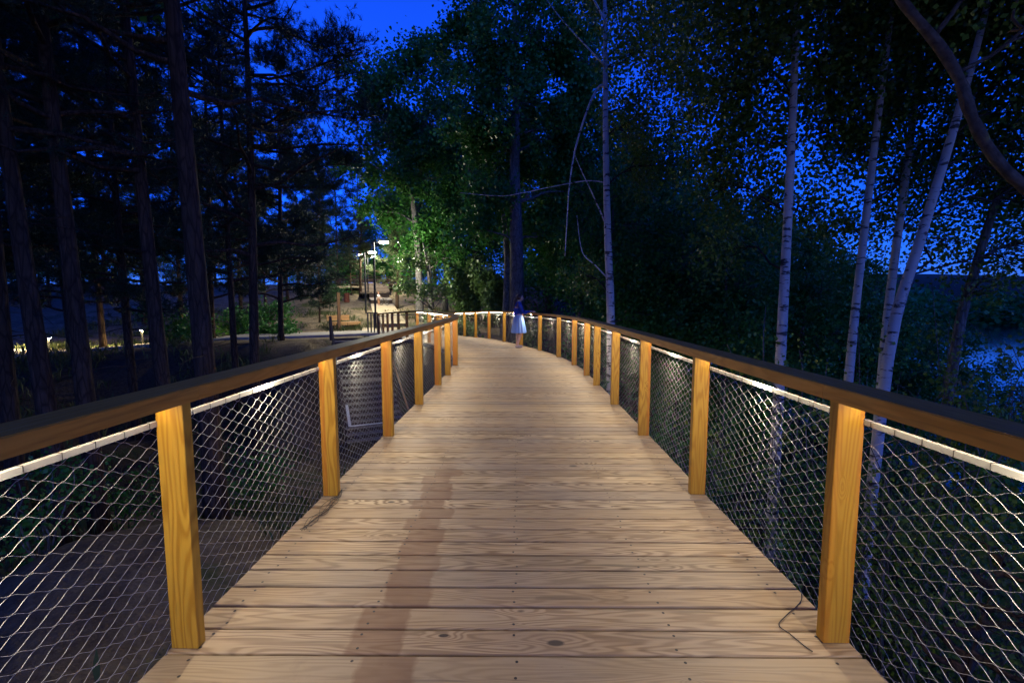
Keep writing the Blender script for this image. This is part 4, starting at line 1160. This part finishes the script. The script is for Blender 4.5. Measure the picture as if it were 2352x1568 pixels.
# small pines beside the far boardwalk, lit by the lamps
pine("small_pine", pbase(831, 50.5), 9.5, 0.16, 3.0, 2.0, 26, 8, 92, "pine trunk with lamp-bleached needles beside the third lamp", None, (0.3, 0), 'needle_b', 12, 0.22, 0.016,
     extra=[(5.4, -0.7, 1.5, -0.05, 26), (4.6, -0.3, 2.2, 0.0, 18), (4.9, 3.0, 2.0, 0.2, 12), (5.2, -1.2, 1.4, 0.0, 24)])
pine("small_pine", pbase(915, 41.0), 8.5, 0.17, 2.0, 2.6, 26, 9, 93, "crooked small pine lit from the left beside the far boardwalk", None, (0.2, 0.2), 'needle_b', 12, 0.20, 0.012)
b = pbase(998, 30.0)
broadleaf("small_tree", b, [b, P(990, 650, 30), P(975, 560, 30)], 0.07, lobsd([(950, 600, 27.6, .6), (975, 590, 27.4, .5), (945, 665, 27, .6), (985, 668, 27, .65), (1015, 672, 27, .5), (925, 668, 27.2, .4)]), 70, 24, .20, .16, 94,
          "small tree with bright lamp-lit leaf sprays left of the shrubs", "tree", bark='grey_bark', leaf='leaf_c')
copy_tree(protoC, pbase(735, 33), 1.0, 0.55, "short dark pine behind the tall timber post", "pines in the left wood")
copy_tree(protoC, pbase(808, 52), 2.0, 0.6, "short dark pine just right of the litter bin", "pines in the left wood")
# grass on the clearing
rng = np.random.default_rng(5); cs = []
while len(cs) < 1500:
    x, y = rng.uniform(-26, -1), rng.uniform(24, 58)
    cxb = -8.0 - (y - 30.3) * 0.335
    if abs(x - cxb) < 1.4: continue
    if y < 29.5 and -20 < x: 
        if abs((y - 24.6) - (-x - 11.5) * -0.45) < 2.2: continue
    if math.sin(x * 0.8 + 1) * math.sin(y * 0.55) + 0.5 * math.sin(x * 1.9 + y) > 0.45: cs.append((x, y, ground_z(x, y)))
cs = np.array(cs); per = 26; n = len(cs) * per
c = np.repeat(cs, per, 0) + np.concatenate([rng.normal(0, .22, (n, 2)), np.zeros((n, 1))], 1)
hgt = rng.uniform(.06, .24, (n, 1)); bend = rng.normal(0, .06, (n, 2)); wd = rng.normal(0, .008, (n, 2))
tip = c + np.concatenate([bend, hgt], 1); w3 = np.concatenate([wd, np.zeros((n, 1))], 1)
gv = np.stack([c - w3, c + w3, tip], 1).reshape(-1, 3)
gr = link("grass", np_mesh("grass", gv, np.arange(len(gv)).reshape(-1, 3)), M['grass']); tag(gr, "patchy green grass on the sandy clearing", "grass", kind="stuff")
# rough undergrowth on the gully slopes and under the trees
rng = np.random.default_rng(15); cs = []
while len(cs) < 2600:
    if rng.random() < 0.62: x, y = rng.uniform(-34, -3), rng.uniform(2, 40)
    else: x, y = rng.uniform(2.4, 16), rng.uniform(-1, 24)
    if -10 < x < -3 and y < 15 and rng.random() < 0.45: continue
    if x < -3 and 21 < y < 27.5: continue
    if x > -20 and x < -3 and y > 27 and rng.random() < 0.8: continue
    if (Vector((x, y, 0)) - Vector((-6.2, 19.2, 0))).length < 4.6: continue
    if min(math.hypot(x - p[0], y - p[1]) for p in LP + RP) < 0.8: continue
    if rng.random() < 0.5 + 0.5 * math.sin(x * 0.9) * math.sin(y * 0.8): cs.append((x, y, ground_z(x, y)))
cs = np.array(cs); per = 22; n = len(cs) * per
c = np.repeat(cs, per, 0) + np.concatenate([rng.normal(0, .25, (n, 2)), np.zeros((n, 1))], 1)
hgt = rng.uniform(.12, .55, (n, 1)); bend = rng.normal(0, .16, (n, 2)); wd = rng.normal(0, .016, (n, 2))
tip = c + np.concatenate([bend, hgt], 1); w3 = np.concatenate([wd, np.zeros((n, 1))], 1); mid_ = (c + tip) / 2 + np.concatenate([bend * -0.2, hgt * 0.15], 1)
gv = np.stack([c - w3 * .4, mid_ - w3, tip, mid_ + w3], 1).reshape(-1, 3)
ug = link("undergrowth", np_mesh("undergrowth", gv, np.arange(len(gv)).reshape(-1, 4)), M['grass']); tag(ug, "rough grass and weeds under the trees on both slopes", "undergrowth", kind="stuff")
# far wood on the other shore
rng = np.random.default_rng(9); cs = []
for k in range(2600):
    a = rng.uniform(0.02, 1.35); dd = rng.uniform(240, 330) if a > 0.35 else rng.uniform(120, 200)
    x, y = math.sin(a) * dd, math.cos(a) * dd
    if x > 420 or y > 500: continue
    cs.append((x, y, ground_z(x, y) + rng.uniform(1, 10 + 7 * math.sin(a * 23) * math.sin(a * 57 + 1))))
v, f = leaf_cloud(rng, np.array(cs), 26, (2.6, 2.6, 2.2), 2.2, 0.6, 0)
fw = link("far_wood", np_mesh("far_wood", v, f), M['leaf']); tag(fw, "dark far wood beyond the lake", "wood", kind="stuff")

# ------------------------------------------------------------------ people
M['skin'] = flat("skin", (0.55, 0.33, 0.24), 0.5, 0.3, 0, 0.08, 6)
M['hair'] = flat("brown_hair", (0.035, 0.018, 0.012), 0.5, 0.4, 0, 0.3, 20)
M['navy'] = flat("navy_cloth", (0.035, 0.07, 0.30), 0.85, 0.2, 0, 0.2, 12)
M['skirt'] = flat("blue_skirt_cloth", (0.14, 0.25, 0.55), 0.55, 0.35, 0, 0.06, 3)
M['shoe'] = flat("pale_shoe", (0.42, 0.36, 0.33), 0.6, 0.3, 0, 0.15, 9)
M['tan'] = flat("tan_trousers", (0.34, 0.17, 0.09), 0.8, 0.2, 0, 0.15, 9)
M['shirt'] = flat("white_shirt", (0.72, 0.72, 0.70), 0.8, 0.2, 0, 0.06, 9)

def skin_mesh(name, nodes, edges, mat, parent, root=0, sub=2):
    """nodes: (x,y,z,rx,ry); grown with a Skin modifier"""
    me = bpy.data.meshes.new(name); me.from_pydata([n[:3] for n in nodes], edges, []); me.update()
    o = link(name, me, mat, parent)
    sk = o.modifiers.new("Skin", 'SKIN'); sk.use_smooth_shade = True
    for i, n in enumerate(nodes):
        sv = me.skin_vertices[0].data[i]; sv.radius = (n[3], n[4] if len(n) > 4 else n[3]); sv.use_root = (i == root)
    ss = o.modifiers.new("Subsurf", 'SUBSURF'); ss.levels = sub; ss.render_levels = sub
    return o

def loft(name, rings, mat, parent, n=40, pleat=0, amp=0.0, cap=False):
    """rings: (z, cx, cy, rx, ry)"""
    v, f = [], []
    for i, (z, cx, cy, rx, ry) in enumerate(rings):
        t = i / (len(rings) - 1)
        for k in range(n):
            a = 2 * math.pi * k / n
            s = 1 + amp * t * math.sin(pleat * a + 0.6 * math.sin(3 * a)) if pleat else 1
            v.append((cx + math.cos(a) * rx * s, cy + math.sin(a) * ry * s, z))
    for i in range(len(rings) - 1):
        for k in range(n):
            a, b = i * n + k, i * n + (k + 1) % n; f.append((a, b, b + n, a + n))
    if cap: f.append(tuple(range(n - 1, -1, -1))); f.append(tuple(range((len(rings) - 1) * n, len(rings) * n)))
    me = bpy.data.meshes.new(name); me.from_pydata(v, [], f); me.update()
    return link(name, me, mat, parent, smooth=True)

def blob(name, c, r, mat, parent, seg=20, rot=(0, 0, 0)):
    bm = bmesh.new(); bmesh.ops.create_uvsphere(bm, u_segments=seg, v_segments=seg // 2 + 2, radius=1.0)
    Rm = Matrix.Rotation(rot[2], 3, 'Z') @ Matrix.Rotation(rot[1], 3, 'Y') @ Matrix.Rotation(rot[0], 3, 'X')
    for v in bm.verts: v.co = Rm @ Vector((v.co.x * r[0], v.co.y * r[1], v.co.z * r[2])) + Vector(c)
    me = bpy.data.meshes.new(name); bm.to_mesh(me); bm.free()
    return link(name, me, mat, parent, smooth=True)

# woman leaning on the rail: local +x is the way she faces (towards the rail)
wl_ = Vector((0.20, 14.30, 0.0))
wom = empty("person", wl_, R(20), label="woman in navy jacket and pale blue skirt leaning on the right handrail", cat="person")
z0 = 0.0
nodes = [(0, 0, .90, .11, .14), (-.01, 0, 1.08, .095, .12), (-.02, 0, 1.26, .095, .15), (0, 0, 1.37, .07, .10), (.025, 0, 1.43, .045), (.05, 0, 1.50, .058, .055), (.055, 0, 1.565, .082, .068), (.05, 0, 1.60, .07, .062),
         (.00, .085, .86, .085), (.02, .08, .48, .055), (.0, .075, .36, .05), (-.02, .07, .10, .034), (-.02, .07, .045, .036), (.12, .075, .03, .03),        # left leg
         (.00, -.085, .86, .085), (.06, -.07, .48, .055), (.03, -.065, .36, .05), (-.05, -.05, .10, .034), (-.05, -.05, .045, .036), (.09, -.055, .03, .03),
         (-.01, .17, 1.33, .05), (.10, .21, 1.10, .042), (.32, .17, 1.135, .034), (.40, .15, 1.135, .026, .034), (.47, .14, 1.13, .016, .034),
         (-.01, -.17, 1.33, .05), (.06, -.22, 1.09, .042), (.30, -.20, 1.125, .034), (.38, -.19, 1.135, .026, .034), (.45, -.18, 1.13, .016, .034)]
edges = [(0, 1), (1, 2), (2, 3), (3, 4), (4, 5), (5, 6), (6, 7), (0, 8), (8, 9), (9, 10), (10, 11), (11, 12), (12, 13), (0, 14), (14, 15), (15, 16), (16, 17), (17, 18), (18, 19),
         (3, 20), (20, 21), (21, 22), (22, 23), (23, 24), (3, 25), (25, 26), (26, 27), (27, 28), (28, 29)]
# fingers on both hands
def fingers(nodes, edges, wrist, fwd, side, s=1.0):
    b0 = Vector(nodes[wrist][:3])
    for k, (o_, ln) in enumerate(((-.024, .055), (-.008, .065), (.008, .062), (.024, .05))):
        i = len(nodes)
        p1 = b0 + Vector(fwd) * .015 * s + Vector(side) * o_ * s; p2 = p1 + Vector(fwd) * ln * .55 * s; p3 = p2 + Vector(fwd) * ln * .35 * s + Vector((0, 0, -ln * .35 * s))
        nodes += [(*p2, .0085 * s), (*p3, .0075 * s)]; edges += [(wrist, i), (i, i + 1)]
    i = len(nodes); p = b0 - Vector(fwd) * .03 * s - Vector(side) * .045 * s; q = p + Vector(fwd) * .035 * s - Vector(side) * .012 * s
    nodes += [(*p, .010 * s), (*q, .009 * s)]; edges += [(wrist, i), (i, i + 1)]
fingers(nodes, edges, 24, (1, 0, -.05), (0, 1, 0)); fingers(nodes, edges, 29, (1, 0, -.05), (0, -1, 0))
skin_mesh("body", nodes, edges, M['skin'], wom)
jn = [(0, 0, .96, .125, .155), (-.01, 0, 1.10, .112, .138), (-.02, 0, 1.27, .11, .165), (.0, 0, 1.38, .075, .11), (.018, 0, 1.425, .058),
      (-.01, .18, 1.335, .066), (.10, .22, 1.10, .056), (.33, .17, 1.135, .044), (-.01, -.18, 1.335, .066), (.06, -.23, 1.09, .056), (.31, -.20, 1.125, .044)]
skin_mesh("jacket", jn, [(0, 1), (1, 2), (2, 3), (3, 4), (3, 5), (5, 6), (6, 7), (3, 8), (8, 9), (9, 10)], M['navy'], wom)
loft("skirt", [(1.03, 0, 0, .125, .15), (.97, 0, 0, .145, .18), (.85, 0, 0, .175, .205), (.70, .005, 0, .20, .225), (.56, .01, 0, .225, .25), (.47, .01, 0, .235, .262)], M['skirt'], wom, 72, 13, .055)
hd = blob("hair", (.035, 0, 1.585), (.105, .092, .105), M['hair'], wom)
hn = [(-.03, 0, 1.62, .06, .05), (-.075, 0, 1.55, .045), (-.115, 0, 1.45, .04), (-.14, 0, 1.33, .036), (-.145, .01, 1.22, .02)]
skin_mesh("ponytail", hn, [(0, 1), (1, 2), (2, 3), (3, 4)], M['hair'], wom)
fc = blob("face", (.082, -.028, 1.555), (.068, .066, .092), M['skin'], wom)
blob("nose", (.148, -.05, 1.55), (.014, .010, .02), M['skin'], fc, 8)
for sy in (-.062, -.008):
    blob("eye", (.138, sy - .012, 1.575), (.008, .011, .007), M['hair'], fc, 8)
blob("mouth", (.140, -.045, 1.508), (.008, .020, .006), M['tan'], fc, 8)
for y_, x_ in ((.073, .04), (-.053, .01)):
    blob("shoe", (x_, y_, .038), (.135, .048, .042), M['shoe'], wom, 16)

# child with a bicycle on the far boardwalk
fz = lambda s_: -0.05 + 1.29 * s_ / 13.6
bs = 12.0; bpos = O + fdir * bs + Vector((-0.05, 0, fz(bs) + 0.005))
px_off = Vector((0.948, 0.317, 0)) * -0.30
child = empty("person", bpos + px_off, R(-25), label="small boy in white shirt standing by a bicycle on the far boardwalk", cat="person")
cn = [(0, 0, .62, .085, .10), (0, 0, .82, .08, .11), (0, 0, .94, .06, .08), (0, 0, .99, .035), (.015, 0, 1.06, .065), (.015, 0, 1.14, .075), (.01, 0, 1.18, .055),
      (0, .06, .56, .062), (.01, .06, .32, .045), (0, .06, .05, .032), (.08, .06, .03, .028), (0, -.06, .56, .062), (.02, -.06, .32, .045), (0, -.06, .05, .032), (.08, -.06, .03, .028),
      (0, .12, .92, .038), (.06, .15, .76, .03), (.20, .12, .72, .024), (.25, .12, .72, .02), (0, -.12, .92, .038), (.06, -.15, .76, .03), (.20, -.12, .72, .024), (.25, -.12, .72, .02)]
ce = [(0, 1), (1, 2), (2, 3), (3, 4), (4, 5), (5, 6), (0, 7), (7, 8), (8, 9), (9, 10), (0, 11), (11, 12), (12, 13), (13, 14), (2, 15), (15, 16), (16, 17), (17, 18), (2, 19), (19, 20), (20, 21), (21, 22)]
fingers(cn, ce, 18, (1, 0, -.1), (0, 1, 0), .7); fingers(cn, ce, 22, (1, 0, -.1), (0, -1, 0), .7)
skin_mesh("body", cn, ce, M['skin'], child)
skin_mesh("shirt", [(0, 0, .60, .10, .12), (0, 0, .80, .095, .125), (0, 0, .94, .07, .09), (0, .13, .92, .05), (.05, .16, .79, .045), (0, -.13, .92, .05), (.05, -.16, .79, .045)], [(0, 1), (1, 2), (2, 3), (3, 4), (2, 5), (5, 6)], M['shirt'], child)
skin_mesh("trousers", [(0, 0, .62, .10, .115), (0, .065, .54, .075), (.01, .062, .32, .058), (0, .06, .10, .05), (0, -.065, .54, .075), (.02, -.062, .32, .058), (0, -.06, .10, .05)], [(0, 1), (1, 2), (2, 3), (0, 4), (4, 5), (5, 6)], M['tan'], child)
blob("hair", (0, 0, 1.145), (.085, .078, .075), M['tan'], child, 14)
bk = empty("bicycle", bpos + Vector((0.948, 0.317, 0)) * 0.18, R(-30), label="small dark bicycle held by the boy", cat="bicycle")
def torus(name, c, Rr, r, mat, parent, n=24):
    pts = [Vector((c[0] + Rr * math.cos(2 * math.pi * k / n), c[1], c[2] + Rr * math.sin(2 * math.pi * k / n))) for k in range(n + 1)]
    m = MB(); m.tube(pts, r, 6, False); return m.build(name, M[mat], parent, smooth=True)
for x in (-.36, .36):
    wh = empty("wheel"); wh.parent = bk
    torus("tyre", (x, 0, .25), .225, .022, 'cable', wh); torus("rim", (x, 0, .25), .195, .008, 'bar', wh)
    m = MB()
    for k in range(8):
        a = k * math.pi / 4; m.tube([(x, 0, .25), (x + .195 * math.cos(a), 0, .25 + .195 * math.sin(a))], .003, 3, False)
    m.build("spokes", M['bar'], wh)
m = MB()
for a, b_ in (((-.36, 0, .25), (-.03, 0, .27)), ((-.03, 0, .27), (-.10, 0, .56)), ((-.10, 0, .53), (.26, 0, .55)), ((-.03, 0, .27), (.27, 0, .50)), ((-.36, 0, .25), (-.09, 0, .50)), ((.36, 0, .25), (.25, 0, .62))): m.tube([a, b_], .014, 6)
m.build("frame", M['steel'], bk)
m = MB(); m.tube([(.22, -.24, .68), (.25, -.1, .64), (.25, .1, .64), (.22, .24, .68)], .012, 6); m.build("handlebar", M['steel'], bk)
m = MB(); m.box((-.11, 0, .60), (.20, .10, .05)); m.build("saddle", M['cable'], bk)
m = MB(); m.tube([(-.03, -.09, .20), (-.03, -.03, .27), (-.03, .03, .27), (-.03, .09, .34)], .01, 5); m.build("pedals", M['steel'], bk)
